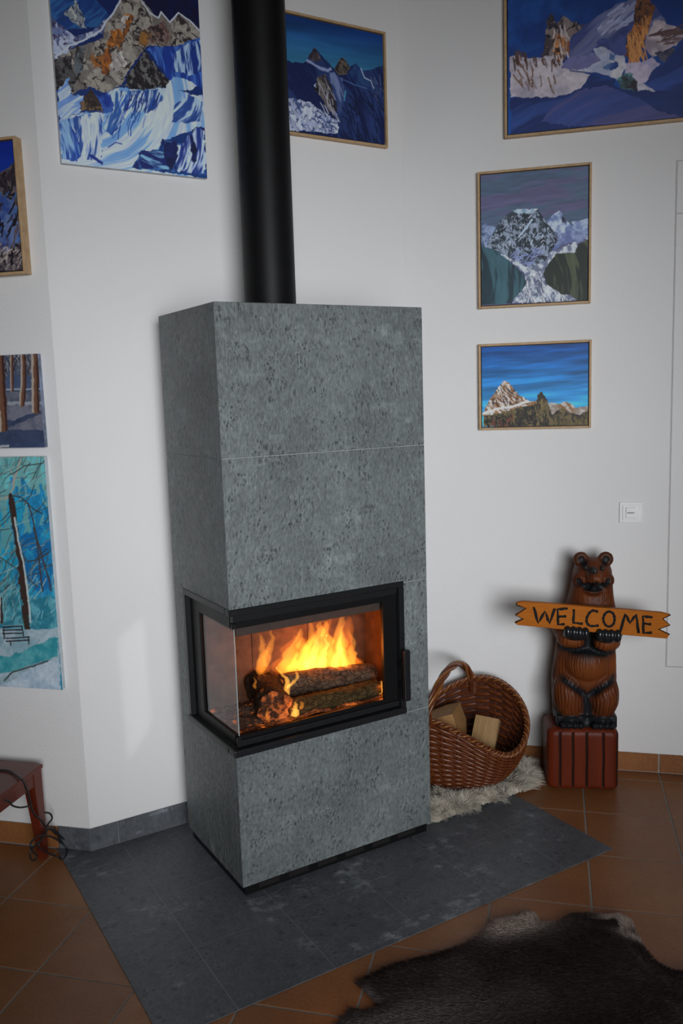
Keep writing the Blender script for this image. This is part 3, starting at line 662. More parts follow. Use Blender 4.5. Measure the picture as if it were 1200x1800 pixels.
  ('f',(68,84,106),(80,78,108),[(-0.021,1.051),(1.014,0.989),(1.022,0.244),(-0.03,0.299)],3,7,0,0.01),
  ('p',(120,135,165),(60,72,104),[(0.002,0.662),(0.056,0.626),(0.146,0.595),(0.19,0.433),(-0.001,0.444)],0.02,10),
  ('r',(122,134,152),(46,56,66),(20,26,36),[(0.045,0.456),(0.137,0.581),(0.192,0.65),(0.3,0.715),(0.407,0.694),(0.548,0.706),(0.61,0.61),(0.671,0.549),(0.724,0.46),(0.654,0.321),(0.441,0.267),(0.226,0.373)],0.012,20),
  ('p',(170,180,192),(110,140,160),[(0.3,0.715),(0.353,0.723),(0.548,0.713),(0.495,0.681),(0.407,0.691),(0.353,0.683)],0.01,10),
  ('h',(16,22,32),[(0.082,0.483),(0.3,0.7),(0.566,0.683),(0.707,0.476),(0.513,0.357),(0.262,0.4)],50,-60,0.05,0.008,25),
  ('h',(170,178,195),[(0.082,0.483),(0.3,0.7),(0.566,0.683),(0.707,0.476),(0.477,0.287),(0.19,0.389)],30,-125,0.05,0.006,25),
  ('h',(110,120,165),[(0.262,0.429),(0.654,0.436),(0.477,0.272),(0.37,0.293)],50,-150,0.06,0.008,25),
  ('s',(150,170,190),[(0.477,0.632),(0.433,0.578),(0.388,0.537)],0.02),
  ('p',(165,175,192),(92,110,150),[(0.615,0.616),(0.732,0.687),(0.785,0.627),(0.846,0.574),(1.002,0.501),(1.003,0.458),(0.759,0.501),(0.671,0.556)],0.012,10),
  ('p',(26,30,44),(60,66,90),[(0.758,0.657),(0.811,0.597),(0.759,0.593)],0.015,12),
  ('p',(150,162,185),(100,116,155),[(0.846,0.592),(1.001,0.616),(1.002,0.473),(0.898,0.535)],0.012,8),
  ('p',(120,132,165),(84,96,140),[(0.724,0.517),(0.863,0.537),(1.002,0.473),(0.899,0.443),(0.76,0.43),(0.637,0.365),(0.724,0.46)],0.015,10),
  ('p',(172,178,186),(92,100,124),[(0.109,0.445),(0.226,0.387),(0.388,0.292),(0.477,0.272),(0.601,0.309),(0.654,0.378),(0.829,0.426),(0.899,0.45),(0.882,0.366),(0.725,0.346),(0.619,0.265),(0.587,0.18),(0.655,0.119),(0.832,0.045),(0.92,-0.012),(0.296,0.011),(0.378,0.103),(0.432,0.159),(0.396,0.248),(0.226,0.358)],0.018,12),
  ('h',(70,76,96),[(0.441,0.245),(0.584,0.267),(0.832,0.023),(0.333,0.017)],60,-75,0.06,0.006,20),
  ('h',(196,200,206),[(0.441,0.245),(0.566,0.268),(0.832,0.009),(0.333,0.017)],60,-75,0.08,0.006,20),
  ('f',(24,44,54),(48,80,90),[(-0.0,0.466),(0.118,0.437),(0.226,0.358),(0.378,0.249),(0.432,0.159),(0.369,0.088),(0.287,0.011),(-0.006,0.002)],-85,9,0.5,0.012),
  ('f',(28,36,32),(66,72,54),[(1.003,0.458),(0.916,0.435),(0.882,0.366),(0.707,0.361),(0.637,0.293),(0.587,0.209),(0.619,0.135),(0.761,0.056),(0.849,0.044),(0.92,-0.012),(1.007,-0.013)],-80,10,0.5,0.012),
 ]),
 'blue_sky_peak':(0.415,0.32,(200, 150),[
  ('g',(10,66,132),(60,165,225)),
  ('m',[(-0.066,1.29),(1.168,1.212),(1.179,-0.168),(-0.077,-0.139)],2,9,0.45),
  ('r',(180,174,168),(136,98,62),(60,42,36),[(0.009,0.168),(0.074,0.338),(0.148,0.478),(0.203,0.582),(0.248,0.556),(0.347,0.399),(0.446,0.312),(0.526,0.309),(0.508,0.038),(0.008,0.028)],0.012,22),
  ('h',(110,66,34),[(0.074,0.29),(0.212,0.546),(0.419,0.325),(0.256,0.236)],60,-60,0.05,0.008,20),
  ('h',(50,34,32),[(0.074,0.29),(0.212,0.546),(0.419,0.325),(0.256,0.236)],36,-60,0.05,0.006,25),
  ('h',(190,186,182),[(0.055,0.267),(0.203,0.57),(0.419,0.325),(0.292,0.259)],40,-55,0.05,0.007,20),
  ('s',(186,184,182),[(0.018,0.172),(0.165,0.227),(0.292,0.247),(0.437,0.306)],0.025),
  ('p',(166,162,160),(126,112,100),[(0.633,0.289),(0.731,0.267),(0.81,0.299),(0.898,0.214),(1.003,0.238),(1.004,0.024),(0.651,0.081)],0.012,10),
  ('h',(120,78,40),[(0.687,0.245),(0.81,0.287),(0.881,0.191),(0.757,0.195)],24,-40,0.05,0.009,20),
  ('r',(92,80,52),(48,42,32),(22,20,20),[(0.008,0.136),(0.201,0.178),(0.347,0.233),(0.526,0.269),(0.526,0.38),(0.562,0.426),(0.615,0.341),(0.651,0.199),(0.669,0.128),(0.757,0.219),(0.846,0.146),(0.933,0.131),(1.003,0.187),(1.004,-0.023),(0.007,0.004)],0.012,16),
  ('h',(104,88,54),[(0.526,0.345),(0.615,0.341),(0.669,0.033),(0.526,0.037)],26,-95,0.07,0.008,15),
  ('h',(86,74,40),[(0.669,0.104),(0.986,0.141),(0.987,0.001),(0.669,0.009)],40,-70,0.06,0.01,25),
  ('h',(22,18,20),[(0.017,0.124),(0.526,0.25),(0.651,0.034),(0.017,0.028)],60,-80,0.07,0.01,30),
  ('h',(96,48,36),[(0.036,0.124),(0.292,0.163),(0.255,0.033),(0.035,0.039)],14,-90,0.06,0.008,25),
 ]),
 'blue_ridge':(0.588,0.4,(220, 180),[
  ('g',(14,34,120),(34,90,170)),
  ('r',(84,76,80),(44,38,44),(18,16,24),[(-0.209,0.771),(0.568,0.971),(0.915,0.793),(1.013,0.853),(1.009,-0.117),(-0.282,-0.005)],0.02,16),
  ('p',(44,64,120),(84,100,140),[(-0.238,0.464),(0.903,0.62),(0.969,0.539),(1.002,0.505),(0.998,0.256),(0.92,0.16),(0.377,0.092)],0.03,8),
  ('h',(70,52,46),[(-0.209,0.771),(0.914,0.779),(1.028,0.546),(0.995,0.034),(-0.267,0.153)],120,60,0.07,0.007,25),
  ('h',(60,96,150),[(-0.223,0.618),(0.904,0.634),(1.023,0.474),(1.0,0.108),(-0.259,0.231)],110,55,0.09,0.008,12),
  ('h',(24,20,26),[(-0.209,0.771),(0.914,0.779),(1.028,0.546),(0.995,0.034),(-0.267,0.153)],110,60,0.07,0.01,25),
  ('h',(140,130,126),[(-0.264,0.184),(1.006,0.196),(1.004,-0.012),(-0.271,0.106)],160,50,0.03,0.007,40),
 ]),
 'forest':(0.405,0.308,(200, 170),[
  ('g',(66,76,96),(48,58,80)),
  ('h',(120,120,124),[(-0.354,1.058),(1.04,0.994),(1.024,0.764),(-0.377,0.817)],260,90,0.06,0.008,40),
  ('h',(40,36,44),[(-0.354,1.058),(1.04,0.994),(1.024,0.764),(-0.377,0.817)],220,90,0.07,0.006,40),
  ('p',(56,70,98),(66,78,104),[(-0.378,0.805),(1.043,0.752),(1.033,0.609),(-0.391,0.662)],0.01,6),
  ('s',(130,136,146),[(-0.182,0.658),(0.744,0.632),(1.034,0.626)],0.016),
  ('s',(128,132,140),[(-0.196,0.497),(0.733,0.482),(1.025,0.487)],0.03),
  ('p',(72,76,92),(92,96,108),[(-0.391,0.667),(1.031,0.586),(1.025,0.498),(-0.403,0.527)],0.012,6),
  ('p',(82,84,100),(100,102,114),[(-0.408,0.481),(1.023,0.464),(1.014,0.185),(-0.434,0.2)],0.012,5),
  ('p',(44,54,78),(52,62,86),[(-0.423,0.317),(0.674,0.216),(0.997,0.365),(1.0,0.409),(0.719,0.295),(-0.419,0.364)],0.012,6),
  ('p',(44,54,78),(52,62,86),[(-0.433,0.211),(1.014,0.189),(1.01,0.05),(-0.446,0.07)],0.012,6),
  ('p',(48,60,88),(56,68,96),[(-0.446,0.07),(1.007,0.05),(1.008,-0.041),(-0.453,-0.013)],0.012,6),
  ('s',(150,152,156),[(0.459,0.002),(0.66,0.021)],0.02),
  ('s',(96,66,52),[(-0.104,1.067),(-0.128,0.748),(-0.167,0.239)],0.05),
  ('s',(150,138,128),[(-0.133,1.069),(-0.157,0.749),(-0.196,0.24)],0.022500000000000003),
  ('s',(58,36,32),[(-0.084,1.062),(-0.104,0.747),(-0.142,0.239)],0.020000000000000004),
  ('s',(96,66,52),[(0.079,1.057),(0.056,0.74),(0.041,0.488)],0.03),
  ('s',(150,138,128),[(0.062,1.058),(0.038,0.741),(0.024,0.489)],0.0135),
  ('s',(58,36,32),[(0.091,1.052),(0.069,0.739),(0.056,0.488)],0.012),
  ('s',(96,66,52),[(0.26,1.048),(0.239,0.732),(0.223,0.344)],0.04),
  ('s',(150,138,128),[(0.238,1.049),(0.215,0.733),(0.2,0.345)],0.018000000000000002),
  ('s',(58,36,32),[(0.276,1.042),(0.257,0.731),(0.243,0.343)],0.016),
  ('s',(96,66,52),[(0.459,1.037),(0.439,0.723),(0.422,0.429)],0.035),
  ('s',(150,138,128),[(0.44,1.038),(0.418,0.724),(0.402,0.43)],0.015750000000000004),
  ('s',(58,36,32),[(0.473,1.032),(0.454,0.723),(0.438,0.428)],0.014000000000000002),
  ('s',(96,66,52),[(0.659,1.026),(0.64,0.714),(0.629,0.195)],0.06),
  ('s',(150,138,128),[(0.627,1.028),(0.608,0.716),(0.596,0.196)],0.027),
  ('s',(58,36,32),[(0.683,1.02),(0.669,0.713),(0.657,0.194)],0.024),
  ('s',(96,66,52),[(0.766,1.02),(0.748,0.71),(0.741,0.616)],0.022),
  ('s',(150,138,128),[(0.754,1.021),(0.733,0.71),(0.729,0.616)],0.009899999999999999),
  ('s',(58,36,32),[(0.775,1.015),(0.756,0.709),(0.751,0.616)],0.0088),
  ('s',(96,66,52),[(0.872,1.014),(0.854,0.705),(0.821,0.46)],0.036),
  ('s',(150,138,128),[(0.853,1.015),(0.834,0.706),(0.802,0.461)],0.0162),
  ('s',(58,36,32),[(0.886,1.009),(0.87,0.704),(0.838,0.46)],0.0144),
  ('s',(96,66,52),[(0.98,1.009),(0.962,0.7),(0.945,0.389)],0.048),
  ('s',(150,138,128),[(0.954,1.01),(0.936,0.701),(0.919,0.39)],0.0216),
  ('s',(58,36,32),[(0.998,1.003),(0.984,0.699),(0.967,0.388)],0.019200000000000002),
 ]),
 'winter_park':(0.555,0.813,(230, 400),[
  ('g',(110,160,158),(34,120,150)),
  ('h',(90,160,165),[(0.098,1.005),(1.026,0.997),(1.019,0.832),(0.066,0.815)],80,80,0.12,0.02,30),
  ('h',(30,120,165),[(0.757,0.815),(1.019,0.832),(0.996,0.434),(0.703,0.429)],90,85,0.14,0.02,20),
  ('h',(30,136,170),[(0.053,0.742),(0.841,0.789),(0.798,0.476),(0.005,0.464)],110,85,0.14,0.02,20),
  ('p',(22,96,150),(40,140,175),[(0.779,0.655),(1.015,0.745),(1.0,0.407),(0.787,0.394)],0.03,6),
  ('p',(84,150,165),(40,110,130),[(-0.007,0.389),(0.613,0.428),(0.993,0.407),(1.002,0.253),(-0.032,0.246)],0.03,8),
  ('h',(60,92,96),[(0.021,0.558),(0.722,0.565),(0.8,0.276),(-0.03,0.256)],150,70,0.1,0.005,30),
  ('h',(110,160,168),[(0.005,0.464),(1.014,0.461),(0.99,0.271),(-0.03,0.256)],120,70,0.07,0.006,40),
  ('s',(60,70,72),[(0.426,0.931),(0.473,0.945),(0.519,0.947)],0.004),
  ('s',(50,56,60),[(0.48,0.431),(0.548,0.473),(0.594,0.519)],0.006),
  ('s',(50,56,60),[(0.644,0.826),(0.678,0.851),(0.718,0.862)],0.004),
  ('s',(96,112,112),[(0.824,0.505),(0.863,0.532),(0.889,0.559)],0.0045),
  ('s',(60,70,72),[(0.674,0.549),(0.739,0.598),(0.776,0.649)],0.006),
  ('s',(96,112,112),[(0.479,0.758),(0.525,0.783),(0.576,0.792)],0.004),
  ('s',(60,70,72),[(0.912,0.499),(0.959,0.553),(0.978,0.605)],0.0045),
  ('s',(140,160,160),[(0.618,0.455),(0.668,0.494),(0.698,0.533)],0.0045),
  ('s',(60,70,72),[(0.679,0.732),(0.72,0.764),(0.771,0.779)],0.004),
  ('s',(140,160,160),[(0.223,0.61),(0.289,0.639),(0.36,0.648)],0.006),
  ('s',(50,56,60),[(0.425,0.38),(0.477,0.414),(0.537,0.43)],0.006),
  ('s',(96,112,112),[(0.718,0.826),(0.796,0.849),(0.876,0.849)],0.006),
  ('s',(50,56,60),[(0.605,0.441),(0.632,0.47),(0.668,0.485)],0.0045),
  ('s',(50,56,60),[(0.791,0.621),(0.84,0.649),(0.894,0.659)],0.0045),
  ('s',(96,112,112),[(0.605,0.966),(0.688,0.997),(0.753,1.036)],0.006),
  ('s',(50,56,60),[(0.746,0.795),(0.799,0.816),(0.854,0.819)],0.006),
  ('s',(96,112,112),[(0.484,0.415),(0.571,0.439),(0.645,0.472)],0.006),
  ('s',(50,56,60),[(0.358,0.723),(0.402,0.759),(0.457,0.778)],0.0045),
  ('s',(96,112,112),[(0.665,0.773),(0.724,0.784),(0.781,0.793)],0.0045),
  ('s',(60,70,72),[(0.657,0.727),(0.731,0.771),(0.818,0.79)],0.004),
  ('s',(60,70,72),[(0.225,0.54),(0.324,0.562),(0.41,0.595)],0.006),
  ('s',(96,112,112),[(0.611,0.842),(0.631,0.874),(0.635,0.901)],0.0045),
  ('s',(140,160,160),[(0.739,0.871),(0.79,0.903),(0.849,0.917)],0.004),
  ('s',(50,56,60),[(0.38,0.724),(0.442,0.745),(0.494,0.769)],0.0045),
  ('s',(50,56,60),[(0.394,0.971),(0.455,1.001),(0.523,1.01)],0.0045),
  ('s',(60,70,72),[(0.909,0.906),(0.957,0.96),(1.026,0.996)],0.006),
  ('s',(60,70,72),[(0.482,0.441),(0.566,0.469),(0.634,0.504)],0.0045),
  ('s',(50,56,60),[(0.514,0.732),(0.556,0.777),(0.575,0.819)],0.0045),
  ('s',(140,160,160),[(0.438,0.707),(0.475,0.742),(0.494,0.775)],0.006),
  ('s',(140,160,160),[(0.342,0.502),(0.39,0.533),(0.423,0.565)],0.0045),
  ('s',(60,70,72),[(0.211,0.392),(0.253,0.444),(0.268,0.492)],0.0045),
  ('s',(60,70,72),[(0.932,0.914),(0.969,0.961),(0.981,1.006)],0.004),
  ('s',(140,160,160),[(0.744,0.712),(0.806,0.722),(0.864,0.733)],0.004),
  ('s',(96,112,112),[(0.85,0.865),(0.902,0.903),(0.967,0.923)],0.004),
  ('s',(60,70,72),[(0.489,0.523),(0.54,0.54),(0.591,0.542)],0.004),
  ('s',(140,160,160),[(0.318,0.622),(0.376,0.66),(0.413,0.699)],0.006),
  ('s',(96,112,112),[(0.587,0.945),(0.628,0.963),(0.66,0.982)],0.006),
  ('s',(60,70,72),[(0.845,0.965),(0.897,1.016),(0.968,1.048)],0.0045),
  ('s',(140,160,160),[(0.829,0.492),(0.871,0.536),(0.928,0.562)],0.004),
  ('s',(140,160,160),[(0.833,0.805),(0.889,0.836),(0.951,0.847)],0.004),
  ('s',(140,160,160),[(0.219,0.428),(0.27,0.46),(0.304,0.493)],0.0045),
  ('s',(50,56,60),[(0.849,0.524),(0.899,0.578),(0.97,0.614)],0.006),
  ('s',(50,56,60),[(0.408,0.481),(0.496,0.499),(0.582,0.508)],0.0045),
  ('s',(96,112,112),[(0.91,0.885),(0.957,0.921),(1.015,0.94)],0.0045),
  ('s',(96,112,112),[(0.592,0.441),(0.628,0.46),(0.655,0.478)],0.004),
  ('s',(60,70,72),[(0.632,0.699),(0.692,0.726),(0.738,0.756)],0.006),
  ('s',(60,70,72),[(0.362,0.473),(0.445,0.499),(0.529,0.5)],0.006),
  ('s',(96,112,112),[(0.2,0.433),(0.296,0.448),(0.385,0.474)],0.006),
  ('s',(96,112,112),[(0.808,0.623),(0.854,0.634),(0.898,0.64)],0.006),
  ('s',(50,56,60),[(0.476,0.73),(0.554,0.75),(0.622,0.776)],0.0045),
  ('s',(60,70,72),[(0.915,0.769),(0.972,0.782),(1.022,0.799)],0.004),
  ('s',(96,112,112),[(0.479,0.419),(0.54,0.461),(0.612,0.481)],0.004),
  ('s',(60,70,72),[(0.484,0.979),(0.529,1.036),(0.598,1.076)],0.0045),
  ('s',(140,160,160),[(0.795,0.414),(0.848,0.455),(0.913,0.476)],0.006),
  ('s',(60,70,72),[(0.614,0.421),(0.697,0.464),(0.756,0.513)],0.004),
  ('s',(96,112,112),[(0.698,0.584),(0.763,0.617),(0.811,0.653)],0.006),
  ('s',(96,112,112),[(0.513,0.629),(0.565,0.676),(0.592,0.722)],0.0045),
  ('s',(140,160,160),[(0.4,0.795),(0.496,0.82),(0.578,0.855)],0.006),
  ('s',(60,70,72),[(0.488,0.493),(0.546,0.521),(0.608,0.528)],0.0045),
  ('s',(96,112,112),[(0.342,0.664),(0.414,0.692),(0.47,0.725)],0.0045),
  ('s',(96,112,112),[(0.932,0.618),(0.962,0.643),(0.999,0.655)],0.006),
  ('s',(140,160,160),[(0.79,0.441),(0.847,0.472),(0.888,0.506)],0.006),
  ('s',(60,70,72),[(0.839,0.902),(0.886,0.928),(0.938,0.937)],0.004),
  ('s',(96,112,112),[(0.508,0.639),(0.588,0.661),(0.656,0.691)],0.004),
  ('s',(96,112,112),[(0.645,0.897),(0.67,0.923),(0.703,0.937)],0.004),
  ('s',(50,56,60),[(0.34,0.957),(0.365,0.994),(0.371,1.026)],0.006),
  ('s',(60,70,72),[(0.327,0.741),(0.384,0.786),(0.456,0.812)],0.006),
  ('s',(140,160,160),[(0.535,0.991),(0.567,1.019),(0.584,1.045)],0.004),
  ('s',(50,56,60),[(0.391,0.813),(0.452,0.821),(0.51,0.833)],0.0045),
  ('s',(50,56,60),[(0.604,0.667),(0.661,0.692),(0.722,0.697)],0.0045),
  ('s',(96,112,112),[(0.2,0.386),(0.274,0.42),(0.354,0.431)],0.004),
  ('s',(50,56,60),[(0.306,0.924),(0.345,0.937),(0.379,0.95)],0.006),
  ('s',(140,160,160),[(0.163,0.43),(0.259,0.443),(0.347,0.468)],0.006),
  ('s',(50,56,60),[(0.72,0.433),(0.754,0.472),(0.768,0.509)],0.006),
  ('s',(96,112,112),[(0.698,0.927),(0.786,0.949),(0.862,0.98)],0.006),
  ('s',(50,56,60),[(0.859,0.744),(0.933,0.779),(0.988,0.819)],0.0045),
  ('s',(140,160,160),[(0.63,0.505),(0.715,0.525),(0.788,0.553)],0.006),
  ('s',(96,112,112),[(0.828,0.505),(0.859,0.538),(0.901,0.558)],0.004),
  ('s',(96,112,112),[(0.701,0.569),(0.77,0.588),(0.828,0.612)],0.004),
  ('s',(50,56,60),[(0.385,0.967),(0.473,0.976),(0.555,0.995)],0.004),
  ('s',(96,112,112),[(0.401,0.95),(0.478,0.991),(0.531,1.037)],0.004),
  ('s',(60,70,72),[(0.566,0.45),(0.635,0.497),(0.678,0.546)],0.004),
  ('s',(60,70,72),[(0.681,0.616),(0.719,0.669),(0.778,0.705)],0.004),
  ('s',(96,112,112),[(0.61,0.905),(0.698,0.93),(0.786,0.929)],0.0045),
  ('s',(140,160,160),[(0.861,0.612),(0.908,0.626),(0.954,0.629)],0.004),
  ('s',(50,56,60),[(0.762,0.47),(0.834,0.5),(0.911,0.508)],0.006),
  ('s',(140,160,160),[(0.768,0.798),(0.822,0.83),(0.884,0.844)],0.0045),
  ('s',(140,160,160),[(0.425,0.436),(0.476,0.495),(0.496,0.551)],0.0045),
  ('s',(140,160,160),[(0.813,0.865),(0.851,0.885),(0.892,0.889)],0.0045),
  ('s',(96,112,112),[(0.665,0.583),(0.737,0.606),(0.797,0.635)],0.004),
  ('s',(96,112,112),[(0.908,0.521),(0.984,0.543),(1.049,0.572)],0.006),
  ('s',(60,70,72),[(0.358,0.601),(0.425,0.637),(0.473,0.676)],0.0045),
  ('s',(60,70,72),[(0.676,0.869),(0.719,0.91),(0.775,0.934)],0.004),
  ('s',(50,56,60),[(0.841,0.802),(0.889,0.842),(0.916,0.882)],0.006),
  ('s',(60,70,72),[(0.225,0.471),(0.29,0.515),(0.368,0.536)],0.004),
  ('s',(96,112,112),[(0.753,0.834),(0.826,0.851),(0.89,0.875)],0.004),
  ('s',(60,70,72),[(0.364,0.864),(0.415,0.921),(0.434,0.976)],0.006),
  ('s',(60,70,72),[(0.89,0.568),(0.971,0.597),(1.037,0.633)],0.004),
  ('s',(96,112,112),[(0.835,0.756),(0.9,0.773),(0.956,0.795)],0.0045),
  ('s',(50,56,60),[(0.55,0.747),(0.597,0.804),(0.667,0.843)],0.004),
  ('s',(96,112,112),[(0.503,0.814),(0.591,0.838),(0.679,0.839)],0.0045),
  ('s',(96,112,112),[(0.469,0.561),(0.497,0.595),(0.508,0.624)],0.004),
  ('s',(96,112,112),[(0.988,0.863),(1.011,0.896),(1.045,0.916)],0.006),
  ('s',(140,160,160),[(0.634,0.967),(0.708,0.995),(0.786,1.0)],0.004),
  ('s',(140,160,160),[(0.323,0.765),(0.384,0.776),(0.442,0.785)],0.006),
  ('s',(140,160,160),[(0.354,0.976),(0.423,1.013),(0.47,1.054)],0.004),
  ('s',(140,160,160),[(0.311,0.814),(0.405,0.829),(0.489,0.855)],0.004),
  ('s',(96,112,112),[(0.957,0.676),(1.013,0.714),(1.079,0.732)],0.006),
  ('s',(50,56,60),[(0.198,0.588),(0.251,0.604),(0.304,0.607)],0.006),
  ('s',(96,112,112),[(0.265,0.883),(0.325,0.909),(0.389,0.916)],0.006),
  ('s',(96,112,112),[(0.728,0.889),(0.802,0.913),(0.877,0.914)],0.0045),
  ('s',(50,56,60),[(0.63,0.404),(0.654,0.437),(0.689,0.458)],0.0045),
  ('s',(50,56,60),[(0.607,0.92),(0.656,0.962),(0.682,1.002)],0.004),
  ('s',(96,112,112),[(0.667,0.908),(0.718,0.945),(0.75,0.982)],0.004),
  ('s',(50,56,60),[(0.796,0.962),(0.83,0.989),(0.85,1.013)],0.0045),
  ('s',(140,160,160),[(0.71,0.814),(0.747,0.847),(0.766,0.878)],0.0045),
  ('s',(140,160,160),[(0.596,0.535),(0.623,0.566),(0.659,0.585)],0.004),
  ('s',(60,70,72),[(0.198,0.67),(0.264,0.718),(0.304,0.768)],0.004),
  ('s',(96,112,112),[(0.582,0.944),(0.673,0.96),(0.762,0.969)],0.004),
  ('s',(60,70,72),[(0.825,0.414),(0.863,0.442),(0.887,0.47)],0.004),
  ('s',(140,160,160),[(0.257,0.992),(0.322,1.019),(0.39,1.025)],0.004),
  ('s',(60,70,72),[(0.259,0.601),(0.334,0.627),(0.394,0.659)],0.006),
  ('s',(96,112,112),[(0.285,0.91),(0.333,0.966),(0.349,1.019)],0.006),
  ('s',(60,70,72),[(0.49,0.826),(0.536,0.838),(0.575,0.852)],0.006),
  ('s',(140,160,160),[(0.972,0.896),(1.029,0.928),(1.069,0.961)],0.0045),
  ('s',(140,160,160),[(0.627,0.405),(0.671,0.44),(0.725,0.458)],0.004),
  ('s',(60,70,72),[(0.972,0.721),(1.016,0.78),(1.027,0.837)],0.006),
  ('s',(140,160,160),[(0.599,0.402),(0.664,0.435),(0.736,0.446)],0.0045),
  ('s',(50,56,60),[(0.362,0.897),(0.409,0.951),(0.426,1.003)],0.006),
  ('s',(96,112,112),[(0.602,0.816),(0.677,0.838),(0.753,0.839)],0.004),
  ('s',(50,56,60),[(0.851,0.511),(0.933,0.54),(1.017,0.545)],0.0045),
  ('s',(60,70,72),[(0.226,0.378),(0.247,0.407),(0.277,0.424)],0.006),
  ('s',(140,160,160),[(0.765,0.884),(0.801,0.921),(0.817,0.955)],0.0045),
  ('s',(60,70,72),[(0.398,0.725),(0.448,0.75),(0.486,0.776)],0.0045),
  ('s',(50,56,60),[(0.853,0.933),(0.874,0.959),(0.902,0.974)],0.0045),
  ('s',(96,112,112),[(0.777,0.964),(0.826,0.992),(0.881,1.003)],0.006),
  ('s',(50,56,60),[(0.321,0.783),(0.36,0.821),(0.412,0.842)],0.0045),
  ('s',(50,56,60),[(0.473,0.644),(0.517,0.655),(0.557,0.667)],0.004),
  ('s',(60,70,72),[(0.554,0.675),(0.592,0.697),(0.619,0.718)],0.004),
  ('s',(140,160,160),[(0.307,0.727),(0.398,0.754),(0.49,0.756)],0.0045),
  ('s',(60,70,72),[(0.536,0.806),(0.611,0.848),(0.663,0.894)],0.0045),
  ('s',(140,160,160),[(0.85,0.399),(0.91,0.442),(0.947,0.487)],0.006),
  ('s',(140,160,160),[(0.518,0.856),(0.552,0.884),(0.572,0.91)],0.0045),
  ('s',(50,56,60),[(0.295,0.667),(0.382,0.677),(0.463,0.698)],0.006),
  ('s',(140,160,160),[(0.349,0.702),(0.39,0.738),(0.413,0.771)],0.0045),
  ('s',(60,70,72),[(0.5,0.477),(0.562,0.528),(0.641,0.558)],0.006),
  ('s',(50,56,60),[(0.555,0.777),(0.61,0.823),(0.64,0.87)],0.004),
  ('s',(140,160,160),[(0.497,0.901),(0.592,0.913),(0.678,0.937)],0.006),
  ('s',(96,112,112),[(0.782,0.404),(0.829,0.455),(0.849,0.504)],0.006),
  ('s',(140,160,160),[(0.579,0.533),(0.655,0.577),(0.707,0.625)],0.0045),
  ('s',(150,150,140),[(0.84,0.994),(0.794,0.92),(0.748,0.833),(0.671,0.824),(0.58,0.806)],0.012),
  ('s',(150,150,145),[(0.767,0.885),(0.786,0.92),(0.755,0.956)],0.008),
  ('s',(52,54,56),[(0.753,0.837),(0.818,0.833),(0.884,0.789),(0.952,0.762)],0.007),
  ('s',(52,54,56),[(0.773,0.929),(0.865,0.964),(0.98,0.971)],0.006),
  ('s',(60,60,62),[(0.774,0.62),(0.824,0.557),(0.898,0.567),(0.981,0.599)],0.008),
  ('s',(70,74,74),[(0.634,0.573),(0.718,0.538),(0.8,0.494),(0.882,0.45)],0.008),
  ('s',(62,56,56),[(0.865,0.806),(0.895,0.709),(0.907,0.585),(0.916,0.433)],0.01),
  ('s',(62,56,56),[(0.887,0.701),(0.929,0.585),(0.961,0.496),(0.975,0.434)],0.012),
  ('s',(54,40,36),[(0.752,0.837),(0.756,0.744),(0.767,0.638),(0.781,0.512),(0.783,0.385),(0.788,0.271)],0.036),
  ('s',(54,40,36),[(0.781,0.566),(0.783,0.385),(0.784,0.268)],0.05),
  ('s',(170,180,180),[(0.762,0.744),(0.778,0.629),(0.802,0.53),(0.81,0.404),(0.814,0.294)],0.013),
  ('s',(54,40,36),[(0.608,0.391),(0.602,0.29)],0.03),
  ('s',(160,170,172),[(0.606,0.4),(0.59,0.289)],0.014),
  ('p',(120,150,162),(150,168,178),[(-0.191,0.252),(0.769,0.261),(1.005,0.272),(0.984,-0.005),(-0.243,-0.041)],0.012,5),
  ('p',(44,128,140),(80,150,158),[(-0.222,0.077),(0.663,0.143),(0.879,0.204),(0.993,0.239),(0.989,0.152),(0.822,0.11),(0.652,0.067),(-0.243,-0.041)],0.015,6),
  ('s',(64,72,72),[(0.586,0.028),(0.652,0.067),(0.806,0.1),(0.913,0.127)],0.01),
  ('p',(150,168,184),(170,184,196),[(0.615,0.019),(0.821,0.101),(0.988,0.143),(0.987,-0.005),(0.394,-0.027)],0.012,5),
  ('s',(34,32,38),[(0.611,0.268),(0.75,0.275)],0.008),
  ('s',(34,32,38),[(0.609,0.253),(0.748,0.26)],0.008),
  ('s',(34,32,38),[(0.607,0.238),(0.746,0.245)],0.008),
  ('s',(34,32,38),[(0.628,0.218),(0.794,0.228)],0.008),
  ('s',(34,32,38),[(0.626,0.205),(0.792,0.215)],0.008),
  ('s',(130,150,160),[(0.612,0.273),(0.75,0.28)],0.004),
  ('s',(130,150,160),[(0.61,0.258),(0.748,0.265)],0.004),
  ('s',(130,150,160),[(0.608,0.243),(0.746,0.251)],0.004),
  ('s',(130,150,160),[(0.605,0.225),(0.744,0.232)],0.004),
  ('s',(30,28,34),[(0.617,0.268),(0.616,0.216)],0.008),
  ('s',(30,28,34),[(0.747,0.274),(0.753,0.233)],0.008),
  ('s',(30,28,34),[(0.657,0.208),(0.657,0.187)],0.008),
  ('s',(30,28,34),[(0.787,0.225),(0.787,0.197)],0.008),
 ]),
}# ================================================================== PAINTINGS
